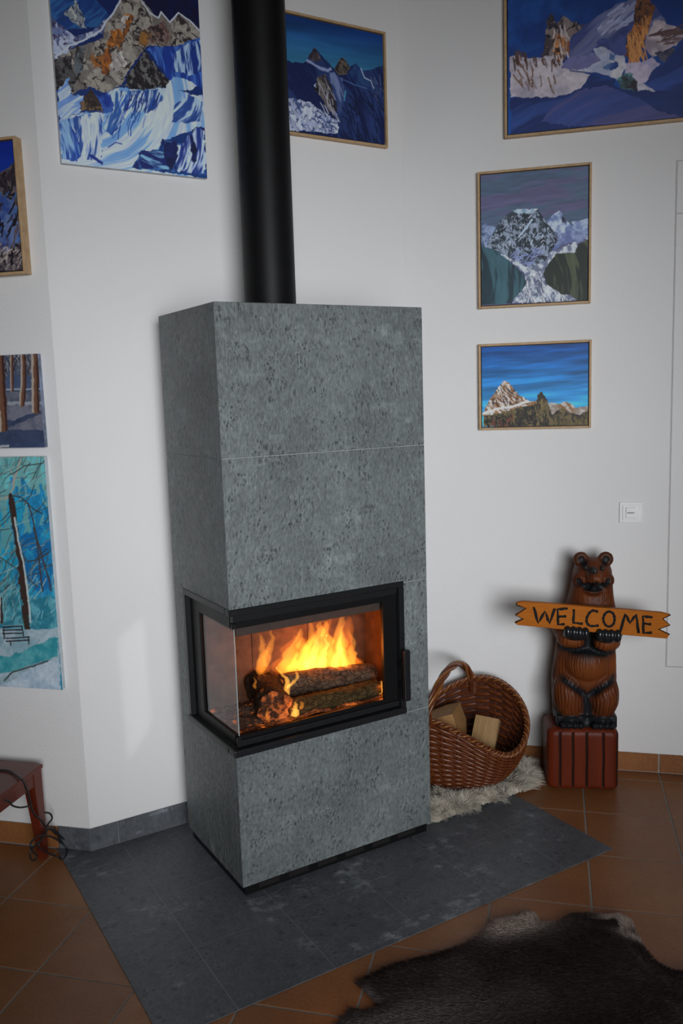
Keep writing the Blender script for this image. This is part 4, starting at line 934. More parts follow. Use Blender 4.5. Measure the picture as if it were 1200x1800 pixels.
# each picture is painted by strokes and patches (u to the right, v up, 0..1 on the canvas)
def vnoise(X, Y, seed):
    rs = np.random.RandomState(seed); G = rs.rand(64, 64)
    xi = np.floor(X).astype(int); yi = np.floor(Y).astype(int); fx = X-xi; fy = Y-yi
    fx = fx*fx*(3-2*fx); fy = fy*fy*(3-2*fy); x0, y0, x1, y1 = xi % 64, yi % 64, (xi+1) % 64, (yi+1) % 64
    return (G[y0, x0]*(1-fx)+G[y0, x1]*fx)*(1-fy) + (G[y1, x0]*(1-fx)+G[y1, x1]*fx)*fy
def fbm(X, Y, seed, o=4):
    a, s, t = 1.0, 0, 0
    for i in range(o): s = s + a*vnoise(X*2**i, Y*2**i, seed+i*7); t += a; a *= 0.55
    return s/t
def inside(pts, X, Y):
    m = np.zeros(X.shape, bool); n = len(pts)
    for i in range(n):
        x0, y0 = pts[i]; x1, y1 = pts[(i+1) % n]
        if y0 == y1: continue
        c = ((y0 > Y) != (y1 > Y)) & (X < (x1-x0)*(Y-y0)/(y1-y0)+x0); m ^= c
    return m
def paint(spec, seed=1):
    w, h, (nx, ny), ops = spec
    asp = h/w
    U, Vv = np.meshgrid(np.linspace(0, 1, nx), np.linspace(0, 1, ny)); X, Y = U, Vv*asp
    img = np.zeros((ny, nx, 3)); rs = np.random.RandomState(seed); rnd = random.Random(seed)
    lin = lambda c: np.array(c, float)
    wx = fbm(X*22, Y*22, 3)-0.5; wy = fbm(X*22+9, Y*22+4, 5)-0.5
    def seg(P, wd, col, taper=False):
        P = [(x, y*asp) for x, y in P]
        pad = wd*1.5
        x0 = min(p[0] for p in P)-pad; x1 = max(p[0] for p in P)+pad; y0 = min(p[1] for p in P)-pad; y1 = max(p[1] for p in P)+pad
        i0, i1 = max(0, int(x0*(nx-1))), min(nx, int(x1*(nx-1))+2); j0, j1 = max(0, int(y0/asp*(ny-1))), min(ny, int(y1/asp*(ny-1))+2)
        if i0 >= i1 or j0 >= j1: return
        XX = X[j0:j1, i0:i1]+wx[j0:j1, i0:i1]*wd*0.9; YY = Y[j0:j1, i0:i1]+wy[j0:j1, i0:i1]*wd*0.9
        D = np.full(XX.shape, 9.0)
        for (ax, ay), (bx, by) in zip(P[:-1], P[1:]):
            dx, dy = bx-ax, by-ay; L = dx*dx+dy*dy+1e-12
            t = np.clip(((XX-ax)*dx+(YY-ay)*dy)/L, 0, 1); D = np.minimum(D, np.hypot(XX-ax-t*dx, YY-ay-t*dy))
        a = np.clip((wd*0.5-D)/(0.8/nx)+0.5, 0, 1)[..., None]
        img[j0:j1, i0:i1] = img[j0:j1, i0:i1]*(1-a)+lin(col)*a
    for k, op in enumerate(ops):
        if op[0] == 'g':
            t = Vv[..., None]; img[:] = lin(op[1])*t+lin(op[2])*(1-t)
            img *= (1+0.10*(fbm(X*5, Y*40, seed+11)-0.5))[..., None]
        elif op[0] == 'p':
            _, c1, c2, pts, rough, sc = op
            m = inside([(x, y*asp) for x, y in pts], X+wx*rough*2.4, Y+wy*rough*2.4)
            n = fbm(X*sc*2.2, Y*sc*2.2, seed+k, 4); t = np.clip((n-0.38)/0.24, 0, 1)[..., None]
            c = lin(c1)*(1-t)+lin(c2)*t; c = c*(1+0.16*(fbm(X*60, Y*60, seed+k+50, 2)-0.5))[..., None]
            img[m] = c[m]
        elif op[0] == 'f':                                   # brush streaks that follow a curving direction
            _, c1, c2, pts, ang, fr, cur, rough = op
            q = [(x, y*asp) for x, y in pts]; m = inside(q, X+wx*rough*2.4, Y+wy*rough*2.4)
            cx = sum(p[0] for p in q)/len(q); cy = sum(p[1] for p in q)/len(q); a = R(ang)
            Lc = (X-cx)*math.cos(a)+(Y-cy)*math.sin(a); Qc = -(X-cx)*math.sin(a)+(Y-cy)*math.cos(a)+cur*Lc*Lc
            Qc = Qc+0.25/fr*(fbm(X*7, Y*7, seed+k, 2)-0.5)
            n = fbm((Qc+3)*fr*2, (Lc+3)*fr*0.28, seed+k+3, 3); n2 = fbm((Qc+3)*fr*7, (Lc+3)*fr*0.9, seed+k+9, 2)
            t = np.clip((n+0.22*(n2-0.5)-0.44)/0.14, 0, 1)[..., None]
            c = (lin(c1)*(1-t)+lin(c2)*t)*(1+0.22*(n2-0.5))[..., None]; img[m] = c[m]
        elif op[0] == 'r':                                   # rock facets with dark cracks
            _, c1, c2, c3, pts, rough, sc = op
            q = [(x, y*asp) for x, y in pts]; m = inside(q, X+wx*rough*2.4, Y+wy*rough*2.4)
            XX, YY = X+0.5*wx/sc*2, Y+0.5*wy/sc*2
            n = fbm(XX*sc*1.6+0.6*YY*sc, YY*sc*1.1, seed+k, 3); rd = 1-np.abs(2*fbm(XX*sc*1.3+0.5*YY*sc+5, YY*sc*0.9, seed+k+4, 3)-1)
            t = np.clip((n-0.46)/0.07, 0, 1)[..., None]; d = np.clip((rd-0.90)/0.05, 0, 1)[..., None]
            c = lin(c1)*t+lin(c2)*(1-t); c = c*(1-d)+lin(c3)*d; c = c*(1+0.25*(fbm(X*70, Y*50, seed+k+50, 2)-0.5))[..., None]; img[m] = c[m]
        elif op[0] == 'm':                                   # faint brush streaks over what is there
            _, pts, ang, fr, amp = op; a = R(ang)
            n = fbm((-X*math.sin(a)+Y*math.cos(a)+3)*fr*2.4+0.4*vnoise(X*5, Y*5, seed), (X*math.cos(a)+Y*math.sin(a)+3)*fr*0.25, seed+k, 3)
            m = inside([(x, y*asp) for x, y in pts], X, Y); g = (1+amp*(n-0.5)*2)[..., None]; img[m] = (img*g)[m]
        elif op[0] == 's':
            seg(op[2], op[3], op[1])
        elif op[0] == 'h':
            _, col, pts, n, ang, ln, wd, spread = op
            q = [(x, y*asp) for x, y in pts]; bx0, bx1 = min(p[0] for p in q), max(p[0] for p in q); by0, by1 = min(p[1] for p in q), max(p[1] for p in q)
            bx0, bx1, by0, by1 = max(bx0, -.05), min(bx1, 1.05), max(by0, -.05), min(by1, asp+.05)
            c = 0; tries = 0
            while c < n and tries < n*12:
                tries += 1
                x, y = rnd.uniform(bx0, bx1), rnd.uniform(by0, by1)
                if not inside(q, np.array([x]), np.array([y]))[0]: continue
                c += 1
                a = R(ang+rnd.uniform(-spread, spread)); L = ln*rnd.uniform(0.4, 1.2); b = a+R(rnd.uniform(-22, 22))
                p1 = (x+L*0.5*math.cos(a), y+L*0.5*math.sin(a)); p2 = (p1[0]+L*0.5*math.cos(b), p1[1]+L*0.5*math.sin(b))
                v = rnd.uniform(0.85, 1.15)
                seg([(x, y/asp), (p1[0], p1[1]/asp), (p2[0], p2[1]/asp)], wd*rnd.uniform(0.6, 1.3), tuple(min(255, cc*v) for cc in col))
    return img
PAINT_GAIN = 1.75
def canvas_mesh(name, spec, depth, parent, seed, off=0.0, wrap=False, gain=PAINT_GAIN):
    """painted front face (relief of the brush strokes included) standing 'depth' off the wall"""
    w, h, (nx, ny), _ = spec
    img = np.clip(paint(spec, seed), 0, 255)/255
    L = np.where(img <= 0.04045, img/12.92, ((img+0.055)/1.055)**2.4)*gain
    lum = img.mean(axis=2)
    U, Vv = np.meshgrid(np.linspace(-w/2, w/2, nx), np.linspace(0, h, ny))
    co = np.stack([U, -depth - 0.0006*lum, Vv], -1).reshape(-1, 3)
    idx = np.arange(nx*ny).reshape(ny, nx)
    q = np.stack([idx[:-1, :-1], idx[:-1, 1:], idx[1:, 1:], idx[1:, :-1]], -1).reshape(-1, 4)
    me = bpy.data.meshes.new(name); me.vertices.add(nx*ny); me.vertices.foreach_set('co', co.ravel().astype(np.float32))
    me.loops.add(q.size); me.loops.foreach_set('vertex_index', q.ravel().astype(np.int32))
    me.polygons.add(len(q)); me.polygons.foreach_set('loop_start', np.arange(0, q.size, 4, dtype=np.int32))
    me.update(calc_edges=True)
    ca = me.color_attributes.new('paint', 'FLOAT_COLOR', 'POINT')
    buf = np.ones((nx*ny, 4), np.float32); buf[:, :3] = np.clip(L.reshape(-1, 3), 0, 0.9); ca.data.foreach_set('color', buf.ravel())
    o = link(name, me, MT['canvas_paint'], parent, False)
    return o
GAIN = dict(glacier=1.65, three_peaks=1.7, frozen_lake=1.8, dark_valley=1.8, blue_sky_peak=1.6, blue_ridge=1.7, forest=1.5, winter_park=1.4)
def painting(name, key, loc, rz, label, frame=None, depth=0.02, seed=1, side=None, fw_=0.009):
    spec = PAINT[key]; w, h = spec[0], spec[1]
    root = tag(empty(name, loc, rz), label, 'painting', 'mountain and winter paintings on the white walls')
    if frame:
        gp = 0.0035
        box('stretcher', -w/2+.001, w/2-.001, -depth+0.002, -0.001, 0.001, h-.001, MT['dark_liner'], root)
        canvas_mesh('canvas', spec, depth-0.002, root, seed, gain=GAIN[key])
        o = gp + fw_; d = depth + frame
        box('frame_bar', -w/2-o, -w/2-gp, -d, 0, -o, h+o, MT['pine'], root, 0.0012)
        box('frame_bar', w/2+gp, w/2+o, -d, 0, -o, h+o, MT['pine'], root, 0.0012)
        box('frame_bar', -w/2-gp+.0004, w/2+gp-.0004, -d, 0, -o, -gp, MT['pine'], root, 0.0012)
        box('frame_bar', -w/2-gp+.0004, w/2+gp-.0004, -d, 0, h+gp, h+o, MT['pine'], root, 0.0012)
        box('liner', -w/2-gp, w/2+gp, -0.006, 0, -gp, h+gp, MT['dark_liner'], root)
    else:
        box('stretcher', -w/2, w/2, -depth+0.0004, 0, 0, h, side or MT['canvas_white'], root, 0.0015)
        canvas_mesh('canvas', spec, depth, root, seed, gain=GAIN[key])
    return root
def on_right(u, z): return (*uv2xy(u, RV-0.0005), z)
def on_left(u, z): return (*uv2xy(u, LV-0.0005), z)
A45 = -R(45)
painting('mountain_painting', 'glacier', (-0.262+0.251, BY-0.0005, 2.36), 0, 'unframed canvas of a rocky peak above a blue white glacier, left of the black pipe', None, 0.02, 3)
painting('mountain_painting', 'three_peaks', (0.728, BY-0.0005, 2.563), 0, 'wood framed painting of three dark peaks, half behind the black pipe', 0.004, 0.018, 5)
painting('mountain_painting', 'frozen_lake', on_right(1.178, 2.569), A45, 'large wood framed painting of orange rocks over a frozen blue lake, top right', 0.004, 0.018, 7, None, 0.010)
painting('mountain_painting', 'dark_valley', on_right(0.883, 1.926), A45, 'upright wood framed painting of a snowy mountain above a dark valley under purple sky', 0.004, 0.018, 9)
painting('mountain_painting', 'blue_sky_peak', on_right(0.8845, 1.441), A45, 'small wood framed painting of a pointed peak under bright blue sky, lowest on right wall', 0.003, 0.018, 11)
painting('mountain_painting', 'blue_ridge', on_left(-1.006, 2.025), A45, 'wood framed painting of a dark ridge, topmost of the three on the left wall', 0.003, 0.033, 13)
painting('winter_painting', 'forest', on_left(-0.8925, 1.449), A45, 'small unframed canvas of birch trunks casting shadows on snow, above the turquoise one', None, 0.02, 15, m_plain('forest_canvas_side', (0.20, 0.24, 0.34), 0.7, 0.5, 25))
painting('winter_painting', 'winter_park', on_left(-0.9725, 0.605), A45, 'tall unframed turquoise canvas of snowy park trees and a bench, lowest on left wall', None, 0.02, 17, m_plain('park_canvas_side', (0.50, 0.56, 0.60), 0.8, 0.1, 25))
# ================================================================== CARVED BEAR
LET = {
'W': [[(-0.2056,0.7574),(-0.1884,0.6944),(-0.1627,0.7395),(-0.1455,0.6928),(-0.1257,0.7515)]],
'E': [[(-0.0774,0.7516),(-0.116,0.7485),(-0.1124,0.6875),(-0.0885,0.6905)],[(-0.1142,0.7186),(-0.0829,0.7217)]],
'L': [[(-0.0548,0.7486),(-0.0556,0.6948),(-0.0204,0.692)]],
'C': [[(0.0355,0.7386),(0.013,0.7427),(-0.0037,0.7219),(-0.0064,0.698),(0.0079,0.6831),(0.0389,0.685)]],
'O': [[(0.0976,0.7102),(0.0917,0.731),(0.0759,0.7399),(0.0615,0.7309),(0.0549,0.7101),(0.0619,0.6893),(0.0766,0.6804),(0.0922,0.6894),(0.0976,0.7102)]],
'M': [[(0.1151,0.6507),(0.1364,0.7311),(0.1536,0.6955),(0.1754,0.7282),(0.1866,0.6558)]],
'E2': [[(0.2367,0.7165),(0.2005,0.7223),(0.2044,0.6559),(0.2349,0.6584)],[(0.2021,0.6927),(0.2316,0.691)]]}
bear = tag(empty('bear_statue', (1.449, -0.089, 0.001), math.atan2(-0.622, 0.783)),
           'carved reddish brown wooden bear on a block holding a WELCOME board', 'statue')
# --- block with carved dark grooves
GR = [-0.099, -0.049, 0.004, 0.068, 0.122]
def block():
    V, F, Cc = [], [], []
    hw, hd, cr = 0.139, 0.095, 0.028; cx, cy = -0.010, 0.098
    path = []
    nf = 150
    for i in range(nf): path.append((-hw+cr+(2*hw-2*cr)*i/(nf-1), -hd, 0))
    def arc(ax, ay, a0, a1, n=7):
        for i in range(1, n+1):
            a = a0+(a1-a0)*i/(n+1); path.append((ax+cr*math.cos(a), ay+cr*math.sin(a), 1))
    arc(hw-cr, -hd+cr, -math.pi/2, 0)
    for i in range(8): path.append((hw, -hd+cr+(2*hd-2*cr)*i/7, 2))
    arc(hw-cr, hd-cr, 0, math.pi/2)
    for i in range(8): path.append((hw-cr-(2*hw-2*cr)*i/7, hd, 3))
    arc(-hw+cr, hd-cr, math.pi/2, math.pi)
    for i in range(8): path.append((-hw, hd-cr-(2*hd-2*cr)*i/7, 4))
    arc(-hw+cr, -hd+cr, math.pi, 1.5*math.pi)
    rows = []
    for i in range(6): a = math.pi/2*i/5; rows.append((0.018*(1-math.cos(a)) , 0.018*(1-math.sin(a))))
    for i in range(1, 30): rows.append((0.018+(0.222-0.018)*i/30, 0))
    for i in range(9): a = math.pi/2*i/8; rows.append((0.222+0.034*math.sin(a), 0.034*(1-math.cos(a))))
    m = len(path)
    base = (0.120, 0.018, 0.0055)
    for z, ins in rows:
        for (x, y, s) in path:
            L = math.hypot(x, y); xx, yy = x*(1-ins/0.14)+cx, y*(1-ins/0.10)+cy
            dk = 0.0
            wob = 0.003*mnoise.noise((z*12, 3, 1))
            d = min(abs(xx+wob-gx) for gx in GR)
            if yy < 0.05 and 0.012 < z < 0.236 and d < 0.0052:
                k = 1-max(0, (d-0.002)/0.0032); yy += 0.006*k; dk = k
            n = 0.75+0.5*mnoise.noise((xx*16, yy*16, z*4+7))*0.9+0.25
            c = [b*n*(1-dk)+0.012*dk for b in base]
            V.append((xx, yy, z)); Cc.append(c)
    for i in range(len(rows)-1):
        for k in range(m): F.append((i*m+k, i*m+(k+1) % m, (i+1)*m+(k+1) % m, (i+1)*m+k))
    F.append(tuple((len(rows)-1)*m+k for k in range(m))); F.append(tuple(range(m))[::-1])
    return V, F, Cc
def set_paint(me, cols, name='paint'):
    ca = me.color_attributes.new(name, 'FLOAT_COLOR', 'POINT'); b = np.ones((len(cols), 4), np.float32); b[:, :3] = np.clip(np.array(cols), 0, 1); ca.data.foreach_set('color', b.ravel())
varn = m_attr('varnished_carving', 0.42, 'paint', 0.25, 90, 0.04, 0.12)
V, F, Cc = block(); o = mesh('block', V, F, varn, bear, True); set_paint(o.data, Cc)
# --- body: joined shapes, voxel remeshed into one carved surface
bm = bmesh.new()
def ell(c, r, rz=0, rx=0, ry=0):
    m = Matrix.Translation(c) @ Matrix.Rotation(rz, 4, 'Z') @ Matrix.Rotation(ry, 4, 'Y') @ Matrix.Rotation(rx, 4, 'X') @ Matrix.Diagonal((*r, 1))
    bmesh.ops.create_uvsphere(bm, u_segments=24, v_segments=16, radius=1.0, matrix=m)
prof = [(0.262, 0.110, 0.078, 0.002), (0.30, 0.118, 0.085, 0.003), (0.36, 0.125, 0.086, 0.005), (0.44, 0.125, 0.086, 0.005), (0.50, 0.120, 0.084, 0.008), (0.57, 0.114, 0.083, 0.012),
        (0.63, 0.114, 0.082, 0.016), (0.68, 0.108, 0.080, 0.022), (0.72, 0.096, 0.078, 0.027), (0.76, 0.087, 0.074, 0.030), (0.80, 0.080, 0.070, 0.032), (0.84, 0.076, 0.068, 0.034), (0.875, 0.072, 0.064, 0.035), (0.90, 0.064, 0.056, 0.035), (0.918, 0.046, 0.040, 0.035)]
n = 40; Vs = []
for z, a, b, cx in prof:
    ring = []
    for k in range(n):
        t = 2*math.pi*k/n; c, s = math.cos(t), math.sin(t)
        ring.append(bm.verts.new((cx+a*abs(c)**0.8*(1 if c > 0 else -1), 0.105+b*abs(s)**0.8*(1 if s > 0 else -1), z)))
    Vs.append(ring)
for i in range(len(Vs)-1):
    for k in range(n): bm.faces.new((Vs[i][k], Vs[i][(k+1) % n], Vs[i+1][(k+1) % n], Vs[i+1][k]))
bm.faces.new(Vs[-1]); bm.faces.new(Vs[0][::-1])
# thighs, belly, chest
ell((-0.062, 0.052, 0.375), (0.060, 0.062, 0.098), ry=-0.12); ell((0.074, 0.052, 0.370), (0.058, 0.062, 0.098), ry=0.12)
ell((0.008, 0.062, 0.510), (0.092, 0.070, 0.085))
# feet
bmesh.ops.create_cube(bm, size=1.0, matrix=Matrix.Translation((0.004, 0.085, 0.280)) @ Matrix.Diagonal((0.232, 0.150, 0.046, 1)))
for fx in (-0.056, 0.064):
    ell((fx, 0.058, 0.284), (0.064, 0.062, 0.034))
    for tx in (-0.034, -0.012, 0.012, 0.034): ell((fx+tx, -0.006, 0.272), (0.012, 0.016, 0.015))
# forearms bent up to the board
ell((-0.055, 0.030, 0.618), (0.058, 0.058, 0.046), ry=0.1); ell((0.074, 0.030, 0.606), (0.058, 0.058, 0.046), ry=-0.1)
ell((-0.085, 0.07, 0.655), (0.040, 0.05, 0.060)); ell((0.110, 0.07, 0.645), (0.040, 0.05, 0.060))
# head: brow, muzzle pointing slightly up, cheeks, chin
ell((0.034, 0.085, 0.880), (0.066, 0.062, 0.048)); ell((0.030, 0.035, 0.862), (0.034, 0.048, 0.036), rx=0.25)
ell((0.030, 0.030, 0.888), (0.018, 0.036, 0.014)); ell((-0.015, 0.060, 0.845), (0.036, 0.038, 0.034)); ell((0.075, 0.060, 0.842), (0.036, 0.038, 0.034))
ell((0.028, 0.052, 0.806), (0.040, 0.040, 0.022)); ell((0.043, 0.002, 0.846), (0.010, 0.014, 0.026), rx=0.15)
# ears
for ex in (-0.012, 0.082): ell((ex, 0.085, 0.920), (0.031, 0.020, 0.030))
me = bpy.data.meshes.new('bear_body'); bmesh.ops.recalc_face_normals(bm, faces=bm.faces); bm.to_mesh(me); bm.free()
tmp = bpy.data.objects.new('bear_tmp', me); COL.objects.link(tmp)
md = tmp.modifiers.new('r', 'REMESH'); md.mode = 'VOXEL'; md.voxel_size = 0.0036
sm = tmp.modifiers.new('s', 'SMOOTH'); sm.factor = 0.5; sm.iterations = 4
dg = bpy.context.evaluated_depsgraph_get(); dg.update()
me2 = bpy.data.meshes.new_from_object(tmp.evaluated_get(dg)); bpy.data.objects.remove(tmp)
nv = len(me2.vertices); co = np.empty(nv*3, np.float32); me2.vertices.foreach_get('co', co); co = co.reshape(-1, 3)
no = np.empty(nv*3, np.float32); me2.vertices.foreach_get('normal', no); no = no.reshape(-1, 3)
X_, Y_, Z_ = co[:, 0].copy(), co[:, 1].copy(), co[:, 2].copy()
def gz(x0, z0, rx, rz, y1=0.09): return np.exp(-(((X_-x0)/rx)**2+((Z_-z0)/rz)**2))*(Y_ < y1)
def line(P, wd, y1=0.09):
    D = np.full(nv, 9.0)
    for (ax, az), (bx, bz) in zip(P[:-1], P[1:]):
        dx, dz = bx-ax, bz-az; t = np.clip(((X_-ax)*dx+(Z_-az)*dz)/(dx*dx+dz*dz), 0, 1); D = np.minimum(D, np.hypot(X_-ax-t*dx, Z_-az-t*dz))
    return np.exp(-(D/wd)**2)*(Y_ < y1)
fur = (Z_ > 0.31)
th_ = np.arctan2(Y_-0.105, X_-0.012-0.025*np.clip((Z_-0.6)/0.2, 0, 1))
ph = th_*64 + 5*vnoise(th_*3.2+9, Z_*16, 4) + 0.9*np.sin(Z_*60+3*vnoise(th_*2+9, Z_*9, 14))
wv = np.sin(ph)*(0.4+0.9*vnoise(th_*8+30, Z_*26, 9)) + 0.6*(vnoise(th_*26+90, Z_*34, 12)-0.5)*2
crease = np.maximum.reduce([line([(-0.088, 0.452), (-0.045, 0.425), (0.002, 0.385), (0.010, 0.33), (0.008, 0.295)], 0.014), line([(0.108, 0.450), (0.060, 0.425), (0.012, 0.385)], 0.014),
                            line([(-0.10, 0.572), (-0.05, 0.568), (0.008, 0.578), (0.075, 0.556), (0.118, 0.560)], 0.012), line([(0.010, 0.66), (0.010, 0.575)], 0.013)])
mouth = line([(-0.030, 0.846), (-0.022, 0.828), (0.002, 0.818), (0.030, 0.812), (0.060, 0.818), (0.080, 0.832), (0.086, 0.846)], 0.012)
mouth2 = line([(0.002, 0.822), (0.020, 0.835), (0.034, 0.842), (0.052, 0.830)], 0.009)
depth = 0.0012*wv*fur*(Z_ < 0.86) + 0.0006*wv*fur*(Z_ >= 0.86) - 0.009*crease - 0.010*mouth - 0.006*mouth2
earin = sum(gz(ex, 0.921, 0.018, 0.018, 0.088) for ex in (-0.012, 0.082)); depth -= 0.011*np.clip(earin*1.3, 0, 1)
co += no*depth[:, None]; me2.vertices.foreach_set('co', co.ravel())
lo = np.array((0.026, 0.007, 0.004)); hi = np.array((0.165, 0.042, 0.011)); mid = np.array((0.085, 0.019, 0.007))
t = np.clip(0.5+0.30*wv*fur + 0.5*(vnoise(X_*22, Z_*10, 21)-0.5), 0, 1)[:, None]
c = lo*(1-t)+hi*t
orange = np.clip(gz(0.01, 0.50, 0.07, 0.06)+gz(0.115, 0.50, 0.02, 0.05)+gz(-0.06, 0.615, 0.04, 0.02)+gz(0.08, 0.603, 0.04, 0.02)+1.2*gz(0.045, 0.850, 0.012, 0.022, 0.03), 0, 1)[:, None]
c = c*(1-0.5*orange)+0.5*orange*np.array((0.24, 0.066, 0.014))
head = ((Z_ > 0.79))[:, None]; c = np.where(head, c*0.8+0.2*mid, c)
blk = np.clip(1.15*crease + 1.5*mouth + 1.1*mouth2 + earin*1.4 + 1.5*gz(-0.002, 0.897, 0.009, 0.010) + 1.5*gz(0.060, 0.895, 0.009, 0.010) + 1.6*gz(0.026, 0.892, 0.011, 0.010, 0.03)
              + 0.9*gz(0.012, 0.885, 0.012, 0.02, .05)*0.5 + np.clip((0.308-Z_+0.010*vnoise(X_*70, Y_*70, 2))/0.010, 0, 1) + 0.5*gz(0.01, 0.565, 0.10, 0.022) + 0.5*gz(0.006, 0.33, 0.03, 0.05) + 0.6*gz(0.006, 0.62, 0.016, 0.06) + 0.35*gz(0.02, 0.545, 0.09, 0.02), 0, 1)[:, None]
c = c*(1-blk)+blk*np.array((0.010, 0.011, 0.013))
set_paint(me2, c)
me2.materials.clear(); o = link('body', me2, varn, bear, True)
tag(o, 'dark red brown carved bear body with black stained feet and mouth')
# nose, eyes
def ball(name, c, r, mat, parent, seg=16):
    b = bmesh.new(); bmesh.ops.create_uvsphere(b, u_segments=seg, v_segments=10, radius=1, matrix=Matrix.Translation(c) @ Matrix.Diagonal((*r, 1))); return from_bm(name, b, mat, parent, True)
blackpaint = m_plain('glossy_black_paint', (0.012, 0.013, 0.015), 0.22, 0.1, 40)
ball('nose', (0.026, -0.008, 0.890), (0.011, 0.008, 0.009), blackpaint, bear)
ball('eye', (-0.002, 0.022, 0.898), (0.007, 0.006, 0.007), blackpaint, bear); ball('eye', (0.060, 0.022, 0.896), (0.007, 0.006, 0.007), blackpaint, bear)
# --- board with notched ends
poly = [(-0.2428,0.7784),(-0.10,0.7668),(0.10,0.7500),(0.2695,0.7354),(0.3016,0.7272),(0.2744,0.7118),(0.3008,0.6871),(0.2597,0.6704),(0.2999,0.6504),(0.2908,0.6338),(0.10,0.6511),(-0.08,0.6680),(-0.266,0.6851),(-0.2764,0.6941),(-0.2441,0.7093),(-0.274,0.7243),(-0.2342,0.7514),(-0.2715,0.7664),(-0.2686,0.7742)]
bm = bmesh.new(); f = bm.faces.new([bm.verts.new((x, -0.034, z)) for x, z in poly]); r = bmesh.ops.extrude_face_region(bm, geom=[f])
for vv in [x for x in r['geom'] if isinstance(x, bmesh.types.BMVert)]: vv.co.y = -0.012
bmesh.ops.bevel(bm, geom=[e for e in bm.edges if abs(e.verts[0].co.y-e.verts[1].co.y) < 1e-5], offset=0.002, segments=1, affect='EDGES')
board = from_bm('welcome_board', bm, m_wood('amber_board', (0.34, 0.088, 0.004), (0.45, 0.135, 0.007), (4, 4, 40), 0.55, 0.0, 0.08, 5, 0.12), bear)
tag(board, 'amber wooden board with notched ends reading WELCOME')
burnt = m_plain('burnt_black', (0.010, 0.009, 0.009), 0.7, Specular_IOR_Level=0.15)
for ch, strokes in LET.items():
    V, F = [], []
    for P in strokes:
        P3 = [(x, -0.0340, z) for x, z in P]
        P3 = smooth_path(P3, 5) if ch in 'CO' else [Vector(P3[0])]+[q for a, b in zip(P3[:-1], P3[1:]) for q in (Vector(a).lerp(Vector(b), 0.33)+Vector((0.0008, 0, 0.0006)), Vector(a).lerp(Vector(b), 0.67)-Vector((0.0006, 0, 0.0008)), Vector(b))]
        nn = len(P3); add_tube(V, F, P3, [0.0050+0.0010*math.sin(i*1.9+len(P)) for i in range(nn)], 8)
    V = [Vector((v.x, -0.0340+(v.y+0.0340)*0.22, v.z)) for v in V]
    mesh('letter', V, F, burnt, board, True)
# burnt black rims of the notches
for side, P in (('l', [(-0.2686,0.7742),(-0.2715,0.7664),(-0.2342,0.7514),(-0.274,0.7243),(-0.2441,0.7093),(-0.2764,0.6941)]), ('r', [(0.3016,0.7272),(0.2744,0.7118),(0.3008,0.6871),(0.2597,0.6704),(0.2999,0.6504)])):
    V, F = [], []; add_tube(V, F, [(x, -0.033, z) for x, z in P], 0.0026, 6); mesh('burnt_edge', V, F, burnt, board, True)
# --- paws gripping the lower edge of the board, claws carved
for px, pz, an in ((-0.044, 0.655, 0.10), (0.075, 0.645, 0.06)):
    bm = bmesh.new()
    def e2(c, r): bmesh.ops.create_uvsphere(bm, u_segments=18, v_segments=12, radius=1, matrix=Matrix.Translation(c) @ Matrix.Diagonal((*r, 1)))
    e2((px, -0.010, pz-0.012), (0.050, 0.040, 0.024))
    for k in range(4): e2((px-0.034+0.0226*k, -0.040, pz+0.002-an*(k-1.5)*0.02), (0.0145, 0.018, 0.026))
    mp = bpy.data.meshes.new('paw'); bm.to_mesh(mp); bm.free()
    tp = bpy.data.objects.new('paw_tmp', mp); COL.objects.link(tp); rr = tp.modifiers.new('r', 'REMESH'); rr.mode = 'VOXEL'; rr.voxel_size = 0.0035
    ss = tp.modifiers.new('s', 'SMOOTH'); ss.iterations = 2; dg = bpy.context.evaluated_depsgraph_get(); dg.update()
    mq = bpy.data.meshes.new_from_object(tp.evaluated_get(dg)); bpy.data.objects.remove(tp); mq.materials.clear()
    o = link('paw', mq, blackpaint, bear, True)
# ================================================================== WICKER BASKET
bk = tag(empty('wicker_basket', (*uv2xy(0.575, 0.945), 0.028), -R(45)), 'round wicker basket with a curved handle holding firewood, right of the stove', 'basket')
wick = m_wood('red_brown_wicker', (0.060, 0.012, 0.004), (0.17, 0.046, 0.012), (30, 30, 30), 0.34, 0.25, 0.1, 3)
wick_l = m_wood('golden_wicker', (0.14, 0.040, 0.009), (0.28, 0.105, 0.028), (40, 40, 40), 0.36, 0.2, 0.1, 3)
A0, B0 = 0.170, 0.120         # bottom half axes (x: along the wall, y: towards it)
A1, B1 = 0.300, 0.182         # rim half axes
def rim_z(th):
    return 0.245 - 0.090*math.cos(2*(th+R(25))) + 0.030*math.sin(th)
def surf(th, s, off=0.0):
    z = rim_z(th)*s
    k = math.sin(min(1.0, z/0.312)*math.pi*0.5)**0.8 if z > 0 else 0
    bul = 0.014*math.sin(min(1, s)*math.pi)
    a = A0+(A1-A0)*k+bul+off; b = B0+(B1-B0)*k+bul*0.8+off
    return Vector((a*math.cos(th), b*math.sin(th), z))
NS = 30
# stakes
V, F = [], []
for i in range(NS):
    th = 2*math.pi*i/NS; add_tube(V, F, [surf(th, s/12) for s in range(13)], 0.0042, 6)
tag(mesh('stakes', V, F, wick, bk, True), kind='stuff')
